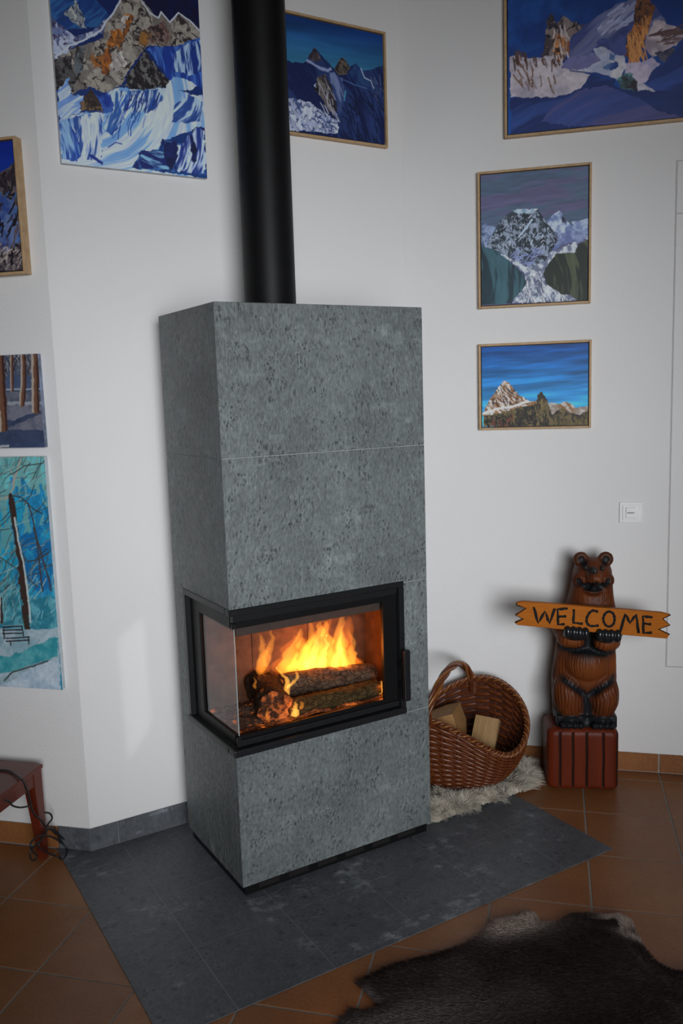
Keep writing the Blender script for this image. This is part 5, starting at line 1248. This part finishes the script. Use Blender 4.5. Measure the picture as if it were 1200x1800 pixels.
# weavers: rows going over and under the stakes
NR, SEG = 24, NS*5
V, F = [], []
for r in range(NR):
    s = (r+0.5)/NR; P = []; rx = []; base = len(V)
    for i in range(SEG):
        th = 2*math.pi*i/SEG
        o = 0.0058*math.cos(NS/2*th + (math.pi if r % 2 else 0))
        P.append(surf(th, s, o)); rx.append(rim_z(th)/NR*0.66)
    for i in range(SEG):
        p = P[i]; t = (P[(i+1) % SEG]-P[i-1]).normalized(); nrm = Vector((t.y, -t.x, 0)).normalized()
        for k in range(6):
            a = 2*math.pi*k/6; V.append(p + nrm*0.0046*math.cos(a) + Vector((0, 0, 1))*rx[i]*math.sin(a))
    for i in range(SEG):
        jn = (i+1) % SEG
        for k in range(6): F.append((base+i*6+k, base+jn*6+k, base+jn*6+(k+1) % 6, base+i*6+(k+1) % 6))
tag(mesh('weave', V, F, wick, bk, True), kind='stuff')
# floor of the basket
V = [surf(2*math.pi*k/60, 0.02) for k in range(60)]+[Vector((0, 0, 0.004))]
mesh('basket_floor', V, [(k, (k+1) % 60, 60) for k in range(60)], wick, bk)
V = [surf(2*math.pi*k/90, s_/10, -0.0030) for s_ in range(11) for k in range(90)]  # added smooth sheet, coloured dark to close the gaps between the weavers
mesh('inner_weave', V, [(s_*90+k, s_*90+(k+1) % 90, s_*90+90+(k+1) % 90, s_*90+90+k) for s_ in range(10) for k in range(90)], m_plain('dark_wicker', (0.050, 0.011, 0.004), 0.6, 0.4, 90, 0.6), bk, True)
# braided rim
for q in range(4):
    V, F = [], []; P = []
    for i in range(360):
        th = 2*math.pi*i/360; ph = th*26+q*math.pi/2
        P.append(surf(th, 1.0, 0.0085*math.cos(ph)) + Vector((0, 0, 0.004+0.0085*math.sin(ph))))
    add_tube(V, F, P, 0.0052, 6, True); mesh('rim_strand', V, F, wick_l if q % 2 else wick, bk, True)
# handle: strands twisted round each other, arching from rim to rim
hp = []
for i in range(61):
    t = i/60; a = math.pi*t
    hp.append(Vector((-0.015+0.15*(t-0.5), -0.180*math.cos(a), 0.305+0.02*t+0.145*math.sin(a)**0.8)))
for q in range(4):
    P = []
    for i, p in enumerate(hp):
        t = (hp[min(i+1, 60)]-hp[max(i-1, 0)]).normalized(); sx = Vector((1, 0, 0)); nn = t.cross(sx).normalized()
        ph = i*0.22+q*math.pi/2; rr = 0.0085
        P.append(p + sx*rr*1.25*math.cos(ph)+nn*rr*math.sin(ph))
    tube('handle_strand', P, 0.0068, wick_l if q in (0, 2) else wick, bk, 8)
# wrapped feet of the handle
for e in (0, 60):
    P = []
    for i in range(80):
        a = i*0.55; P.append(hp[e]+Vector((0.020*math.cos(a), 0.016*math.sin(a), -0.030+0.055*i/80)))
    tube('handle_binding', P, 0.0035, wick, bk, 6)

# ------------------------------------------------------------------ firewood in the basket
wood_face = m_wood('split_beech', (0.27, 0.13, 0.04), (0.40, 0.22, 0.085), (30, 30, 3), 0.7, 0, 0.4, 4)
wood_face2 = m_wood('split_ash', (0.28, 0.16, 0.062), (0.42, 0.27, 0.125), (40, 40, 3), 0.7, 0, 0.5, 4)
bark_m = m_wood('grey_bark', (0.045, 0.045, 0.034), (0.10, 0.095, 0.075), (8, 8, 4), 0.9, 0, 0.8, 8)
def split_log(name, sec, L, loc, basis, mats, label, seed):
    """sec: list of (x, y, is_bark) around the cross-section; length L along local z"""
    root = tag(empty(name, loc), label, 'firewood', 'firewood in the wicker basket')
    ax, d = Vector(basis[0]).normalized(), Vector(basis[1]).normalized(); ay = d.cross(ax).normalized(); ax = ay.cross(d)
    root.rotation_euler = Matrix((ax, ay, d)).transposed().to_euler()
    n = 10; m = len(sec)
    def ring(i):
        t = i/n; return [Vector((x*(1+0.08*mnoise.noise((x*20+seed, y*20, t*2))), y*(1+0.08*mnoise.noise((x*20, y*20+seed, t*2))), (t-0.5)*L)) for x, y, b in sec]
    V = [p for i in range(n+1) for p in ring(i)]
    Fb, Ff = [], []
    for i in range(n):
        for k in range(m):
            q = (i*m+k, i*m+(k+1) % m, (i+1)*m+(k+1) % m, (i+1)*m+k)
            (Fb if sec[k][2] else Ff).append(q)
    Ff.append(tuple(range(m))[::-1]); Ff.append(tuple(n*m+k for k in range(m)))
    mesh('split_face', V, Ff, mats[0], root); mesh('bark', V, Fb, mats[1], root)
    return root
def UV3(u, v, z): return (*uv2xy(u, v), z)
# wedge: triangle with a barked upper side, its end facing the room
sec1 = [(-0.088, -0.012, True), (-0.060, 0.022, True), (-0.015, 0.054, True), (0.030, 0.074, True), (0.056, 0.072, False), (0.048, 0.02, False), (0.022, -0.052, False), (-0.03, -0.036, False)]
split_log('firewood', sec1, 0.20, UV3(0.555, 0.965, 0.258), (UV3(1, 0, 0), UV3(0.05, 1, -0.10)), (wood_face, bark_m), 'wedge of split firewood with grey bark, left one in the wicker basket', 2.2)
sec2 = [(-0.050, -0.026, False), (0.0, -0.031, False), (0.050, -0.026, False), (0.046, 0.020, True), (0.0, 0.028, True), (-0.046, 0.018, True)]
split_log('firewood', sec2, 0.24, UV3(0.685, 0.955, 0.155), (UV3(1, -0.1, 0.05), UV3(0.16, 0.50, 0.85)), (wood_face2, bark_m), 'pale split plank of firewood leaning upright, right one in the wicker basket', 5.1)
# ================================================================== SHEEPSKIN AND HIDE
def pip(poly, X, Y): return inside(poly, X, Y)
def edge_dist(poly, X, Y):
    D = np.full(X.shape, 9.0); n = len(poly)
    for i in range(n):
        (ax, ay), (bx, by) = poly[i], poly[(i+1) % n]; dx, dy = bx-ax, by-ay
        t = np.clip(((X-ax)*dx+(Y-ay)*dy)/(dx*dx+dy*dy+1e-12), 0, 1); D = np.minimum(D, np.hypot(X-ax-t*dx, Y-ay-t*dy))
    return D
def fur_patch(name, poly, hfun, step):
    """leather body: height field over the outline, from the floor up"""
    xs_ = [p[0] for p in poly]; ys_ = [p[1] for p in poly]
    nx, ny = int((max(xs_)-min(xs_))/step)+2, int((max(ys_)-min(ys_))/step)+2
    Xg, Yg = np.meshgrid(np.linspace(min(xs_), max(xs_), nx), np.linspace(min(ys_), max(ys_), ny))
    m = pip(poly, Xg, Yg); H = hfun(Xg, Yg)
    ok = m[:-1, :-1] & m[1:, :-1] & m[:-1, 1:] & m[1:, 1:]
    idx = -np.ones(m.shape, int); used = np.zeros(m.shape, bool)
    used[:-1, :-1] |= ok; used[1:, :-1] |= ok; used[:-1, 1:] |= ok; used[1:, 1:] |= ok
    idx[used] = np.arange(used.sum()); V = [(x, y, z) for x, y, z in zip(Xg[used], Yg[used], H[used])]
    F = [(idx[j, i], idx[j, i+1], idx[j+1, i+1], idx[j+1, i]) for j, i in zip(*np.nonzero(ok))]
    return V, F
def strands(name, P, D, L, wd, cols, mat, parent, nseg=3, curl=0.0, droop=0.35, seed=1):
    """ribbon hairs: root P, unit direction D, length L, root width wd, colour cols"""
    rs = np.random.RandomState(seed); N = len(P)
    side = np.cross(D, np.array([0, 0, 1.0])); side /= np.linalg.norm(side, axis=1, keepdims=True)+1e-9
    nrm = np.cross(side, D); tw = rs.uniform(-1.2, 1.2, (N, 1)); S = side*np.cos(tw)+nrm*np.sin(tw)
    ph = rs.uniform(0, 6.28, (N, 1)); verts = np.zeros((N, nseg*2+1, 3), np.float32)
    for k in range(nseg+1):
        t = k/nseg; c = P + D*(L[:, None]*t) - np.array([0, 0, 1.0])*(droop*L[:, None]*t*t) + side*(curl*L[:, None]*np.sin(ph+t*5.0)*t) + nrm*(curl*0.6*L[:, None]*np.cos(ph+t*4.0)*t)
        c[:, 2] = np.maximum(c[:, 2], 0.0045+0.002*t)
        if k < nseg:
            hw = (wd*(1-0.75*t)*0.5)[:, None]; verts[:, 2*k] = c-S*hw; verts[:, 2*k+1] = c+S*hw
        else: verts[:, 2*k] = c
    nvp = nseg*2+1; faces = []
    for k in range(nseg-1): faces.append((2*k, 2*k+1, 2*k+3, 2*k+2))
    loops = []
    base = (np.arange(N)*nvp)[:, None]
    q = np.array(faces).reshape(1, -1)+base if faces else np.zeros((N, 0), int)
    tri = np.array([[2*(nseg-1), 2*(nseg-1)+1, 2*nseg]])+base
    allv = np.concatenate([q, tri], 1).ravel(); per = np.array([4]*(nseg-1)+[3]); starts1 = np.concatenate([[0], np.cumsum(per)[:-1]])
    starts = (np.arange(N)[:, None]*per.sum()+starts1[None]).ravel()
    me = bpy.data.meshes.new(name); me.vertices.add(N*nvp); me.vertices.foreach_set('co', verts.reshape(-1))
    me.loops.add(len(allv)); me.loops.foreach_set('vertex_index', allv.astype(np.int32))
    me.polygons.add(len(starts)); me.polygons.foreach_set('loop_start', starts.astype(np.int32)); me.update(calc_edges=True)
    ca = me.color_attributes.new('paint', 'FLOAT_COLOR', 'POINT'); b = np.ones((N*nvp, 4), np.float32); b[:, :3] = np.repeat(cols, nvp, axis=0); ca.data.foreach_set('color', b.ravel())
    o = link(name, me, mat, parent, False); o['kind'] = 'stuff'; return o
def m_hair(name, rough=0.55, tl=0.25):
    t = NT(name); a = t.n('Attribute', attribute_name='paint'); d = t.bsdf((a, 'Color'), rough, Specular_IOR_Level=0.25)
    tr = t.n('BsdfTranslucent'); t.l(a, 'Color', tr, 0); mx = t.n('MixShader'); mx.inputs[0].default_value = tl
    t.l(d, 0, mx, 1); t.l(tr, 0, mx, 2); t.l(mx, 0, t.out, 'Surface'); return t.m
hair = m_hair('fur_hair')
wool_m = m_hair('wool_hair', 0.6, 0.42)

# ---- sheepskin under the basket
SK = [(0.776, 0.060), (0.80, 0.030), (0.862, 0.022), (0.94, 0.024), (1.0, 0.020), (1.08, 0.026), (1.162, 0.034), (1.24, 0.036), (1.310, 0.044), (1.365, 0.075), (1.41, 0.120), (1.435, 0.165), (1.44, 0.205), (1.30, 0.345), (1.12, 0.525), (0.98, 0.555), (0.80, 0.545), (0.776, 0.50), (0.776, 0.30)]
def skH(X, Y):
    d = edge_dist(SK, X, Y); h = 0.006+0.030*np.clip(d/0.06, 0, 1)**0.6
    kk = np.hypot(((X-Y)*S2-0.575)/0.23, ((X+Y)*S2-0.945)/0.18); return np.where(kk < 1, np.minimum(h, 0.022), h)
sk = tag(empty('sheepskin_rug', (0, 0, 0)), 'fluffy cream white sheepskin lying under the wicker basket', 'sheepskin')
V, F = fur_patch('leather', SK, skH, 0.012)
mesh('leather', V, F, m_plain('cream_skin', (0.50, 0.44, 0.36), 0.9, 0.15, 30), sk, True)
rs = np.random.RandomState(5)
N = 42000; X = rs.uniform(0.76, 1.46, N*2); Yv = rs.uniform(0.03, 0.57, N*2)
kc = np.hypot((X-Yv)*S2-0.575, (X+Yv)*S2-0.945)
m = pip(SK, X, Yv) & (kc > 0.11); X, Yv = X[m][:N], Yv[m][:N]
# locks: strands lean together by cell noise, outwards from the basket
ux, vy = (X-Yv)*S2-0.575, (X+Yv)*S2-0.945
g1 = (fbm(X*26, Yv*26, 31, 2)-0.5)*5.0; g2 = (fbm(X*26+7, Yv*26+3, 33, 2)-0.5)*5.0
out = np.stack([X-1.07, Yv-0.263], 1); out /= np.linalg.norm(out, axis=1, keepdims=True)
D = np.stack([out[:, 0]*0.55+g1*0.8, out[:, 1]*0.55+g2*0.8, 0.55+0.45*rs.rand(len(X))], 1)+rs.normal(0, 0.16, (len(X), 3)); D /= np.linalg.norm(D, axis=1, keepdims=True)
P = np.stack([X, Yv, skH(X, Yv)-0.002], 1); tip = P+D*0.045
bad = (tip[:, 0] < 0.762) | (tip[:, 0]+tip[:, 1] > 1.655) | (((tip[:, 0]-tip[:, 1])*S2-0.575)**2/0.20**2+((tip[:, 0]+tip[:, 1])*S2-0.945)**2/0.14**2 < 1)
lx = (tip[:, 0]-1.449)*0.783-(tip[:, 1]+0.089)*0.622; ly = (tip[:, 0]-1.449)*0.622+(tip[:, 1]+0.089)*0.783
bad |= (lx > -0.156) & (ly > -0.01)
P, D = P[~bad], D[~bad]; L = rs.uniform(0.032, 0.060, len(P)); sh = rs.uniform(0.82, 1.08, (len(P), 1))
cl = fbm(P[:, 0]*30, P[:, 1]*30, 41, 2)[:, None]
cols = np.array((0.88, 0.83, 0.74))*sh*(0.84+0.32*cl)
strands('wool', P, D, L, np.full(len(P), 0.0024), cols, wool_m, sk, 4, 0.16, 0.35, 6)

# ---- reindeer hide in the foreground
HD = [(-0.20, -0.80), (-0.13, -0.715), (-0.065, -0.662), (-0.015, -0.631), (0.028, -0.613), (0.05, -0.637), (0.104, -0.65), (0.09, -0.634), (0.093, -0.586), (0.085, -0.538), (0.126, -0.535), (0.199, -0.531), (0.262, -0.545), (0.333, -0.564), (0.435, -0.575),
      (0.498, -0.567), (0.572, -0.536), (0.64, -0.554), (0.686, -0.558), (0.707, -0.581), (0.688, -0.624), (0.724, -0.648), (0.792, -0.642), (0.832, -0.666), (0.871, -0.702), (0.912, -0.724), (0.915, -0.768), (0.875, -0.821), (0.846, -0.868), (0.82, -0.931), (0.828, -0.975), (0.85, -0.997),
      (0.90, -1.06), (0.86, -1.25), (0.60, -1.40), (0.20, -1.42), (-0.10, -1.20), (-0.24, -0.95)]
def hdH(X, Y):
    d = edge_dist(HD, X, Y); bump = 0.016*fbm(X*4, Y*4, 12, 2)+0.012*np.exp(-(((X-0.62)/0.16)**2+((Y+0.85)/0.12)**2))
    return 0.004+(0.006+bump)*np.clip(d/0.05, 0, 1)**0.7
hd = tag(empty('reindeer_hide', (0, 0, 0)), 'dark brown reindeer hide with pale edges on the tiled floor in front', 'hide')
V, F = fur_patch('leather', HD, hdH, 0.012)
mesh('leather', V, F, m_plain('brown_skin', (0.055, 0.038, 0.033), 0.9, 0.15, 30), hd, True)
N = 190000; X = rs.uniform(-0.24, 0.92, N*2); Yv = rs.uniform(-1.30, -0.53, N*2); m = pip(HD, X, Yv) & (Yv > -1.25); X, Yv = X[m][:N], Yv[m][:N]
d = edge_dist(HD, X, Yv)
def blob(cx, cy, rx, ry, a=0): 
    c_, s_ = math.cos(a), math.sin(a); dx, dy = X-cx, Yv-cy
    return np.exp(-(((dx*c_+dy*s_)/rx)**2+((-dx*s_+dy*c_)/ry)**2))
dark = np.array((0.032, 0.020, 0.018)); mid = np.array((0.075, 0.053, 0.049)); pale = np.array((0.46, 0.38, 0.33)); taupe = np.array((0.17, 0.14, 0.133))
n1 = fbm(X*7, Yv*7, 51, 3)
cols = dark+(mid-dark)*np.clip((n1-0.45)*3.5, 0, 1)[:, None]
wt = np.clip(1.2*blob(0.16, -0.76, 0.22, 0.075, -0.38)+0.8*blob(-0.05, -0.70, 0.10, 0.06, -0.4), 0, 1)[:, None]; cols = cols*(1-wt)+taupe*wt
ring = np.clip(0.6*blob(0.22, -0.60, 0.16, 0.045, -0.15), 0, 1)[:, None]; cols = cols*(1-ring)+np.array((0.055, 0.036, 0.031))*ring
wp = np.clip(1.5*blob(0.60, -0.595, 0.105, 0.050, -0.35)+1.0*blob(0.70, -0.585, 0.03, 0.05)+1.6*np.exp(-((X-0.885)/0.045)**2-((Yv+0.745)/0.055)**2)*(d < 0.04)+1.0*blob(0.855, -0.84, 0.016, 0.05, 0.4), 0, 1)[:, None]
cols = cols*(1-wp)+pale*wp
wp2 = np.clip(1.3*blob(0.098, -0.605, 0.012, 0.03), 0, 1)[:, None]; cols = cols*(1-wp2)+taupe*wp2
cols = cols*rs.uniform(0.8, 1.2, (len(X), 1))
cxy = np.stack([X-0.38, Yv+0.95], 1); cxy /= np.linalg.norm(cxy, axis=1, keepdims=True)+1e-6
flow = np.stack([-0.75+0.5*(fbm(X*3, Yv*3, 61, 2)-0.5), 0.35+1.2*(fbm(X*3+5, Yv*3, 63, 2)-0.5)], 1)
ed = np.clip(1-d/0.05, 0, 1)[:, None]
xy = flow*(1-ed)+cxy*ed*1.1
D = np.stack([xy[:, 0], xy[:, 1], 0.42+0*X], 1)+rs.normal(0, 0.09, (len(X), 3)); D /= np.linalg.norm(D, axis=1, keepdims=True)
P = np.stack([X, Yv, hdH(X, Yv)-0.001], 1)
strands('fur', P, D, rs.uniform(0.010, 0.019, len(P)), np.full(len(P), 0.0013), cols, hair, hd, 2, 0.05, 0.25, 8)
# ================================================================== SIDE TABLE AND CORD
tb = tag(empty('side_table', (*uv2xy(-1.06, -0.16), 0.0), -R(45)), 'low red brown wooden side table with tapered legs at the left edge', 'table')
# local x along the wall (u), y towards the wall (v)
HX, HY, TH = 0.285, 0.285, 0.343
box('tabletop', -HX, HX, -HY, HY, TH-0.014, TH, MT['redwood'], tb, 0.003, 2)
for s in (-1, 1):
    box('apron', -HX+0.03, HX-0.03, s*(HY-0.016)-0.009, s*(HY-0.016)+0.009, TH-0.062, TH-0.0145, MT['redwood'], tb, 0.001)
    box('apron', s*(HX-0.016)-0.009, s*(HX-0.016)+0.009, -HY+0.026, HY-0.026, TH-0.062, TH-0.0145, MT['redwood'], tb, 0.001)
for sx in (-1, 1):
    for sy in (-1, 1):
        V = []
        for z, w_ in ((0.0, 0.026), (0.10, 0.031), (TH-0.07, 0.044), (TH-0.0146, 0.046)):
            x1, y1 = sx*(HX-0.005), sy*(HY-0.005); x0, y0 = x1-sx*w_, y1-sy*w_
            V += [(min(x0, x1), min(y0, y1), z), (max(x0, x1), min(y0, y1), z), (max(x0, x1), max(y0, y1), z), (min(x0, x1), max(y0, y1), z)]
        F = [(i*4+k, i*4+(k+1) % 4, i*4+4+(k+1) % 4, i*4+4+k) for i in range(3) for k in range(4)]+[(3, 2, 1, 0), (12, 13, 14, 15)]
        mesh('leg', V, F, MT['redwood'], tb)
CB = [(-0.72, 0.72, 0.347), (-0.613,0.675,0.347),(-0.597,0.662,0.347),(-0.578,0.644,0.347),(-0.566,0.619,0.348),(-0.556,0.560,0.350),(-0.548,0.518,0.348),(-0.541,0.527,0.322),(-0.533,0.535,0.29),(-0.528,0.54,0.256),(-0.523,0.544,0.226),(-0.512,0.556,0.2),(-0.493,0.575,0.169),(-0.473,0.595,0.128),(-0.454,0.614,0.105),
 (-0.432,0.636,0.071),(-0.397,0.651,0.029),(-0.375,0.654,0.008),(-0.384,0.635,0.006),(-0.403,0.640,0.010),(-0.418,0.645,0.038),(-0.432,0.636,0.078),(-0.458,0.61,0.115),(-0.479,0.585,0.115),(-0.5,0.563,0.104),(-0.532,0.532,0.103),(-0.545,0.522,0.095),(-0.545,0.522,0.069),(-0.532,0.532,0.055),(-0.522,0.539,0.065),(-0.537,0.525,0.092),(-0.541,0.524,0.123),(-0.51,0.554,0.124),(-0.472,0.592,0.098),
 (-0.434,0.630,0.054),(-0.404,0.650,0.008),(-0.409,0.606,0.005),(-0.431,0.575,0.005),(-0.447,0.590,0.012),(-0.485,0.580,0.048),(-0.51,0.553,0.088),(-0.5,0.564,0.106),(-0.478,0.585,0.118),(-0.468,0.596,0.136),(-0.448,0.615,0.145),(-0.456,0.607,0.17),(-0.475,0.590,0.186)]
cb = tag(empty('power_cord', (0, 0, 0)), 'thin black cord hanging off the side table and coiled by its leg', 'cord')
tube('cable', smooth_path(CB, 6), 0.0032, MT['rubber'], cb, 8)
tube('cable', smooth_path([(-0.62,0.45,0.330),(-0.606,0.462,0.316),(-0.595,0.472,0.295),(-0.569,0.499,0.27),(-0.540,0.528,0.253),(-0.527,0.541,0.247)], 6), 0.0032, MT['rubber'], cb, 8)
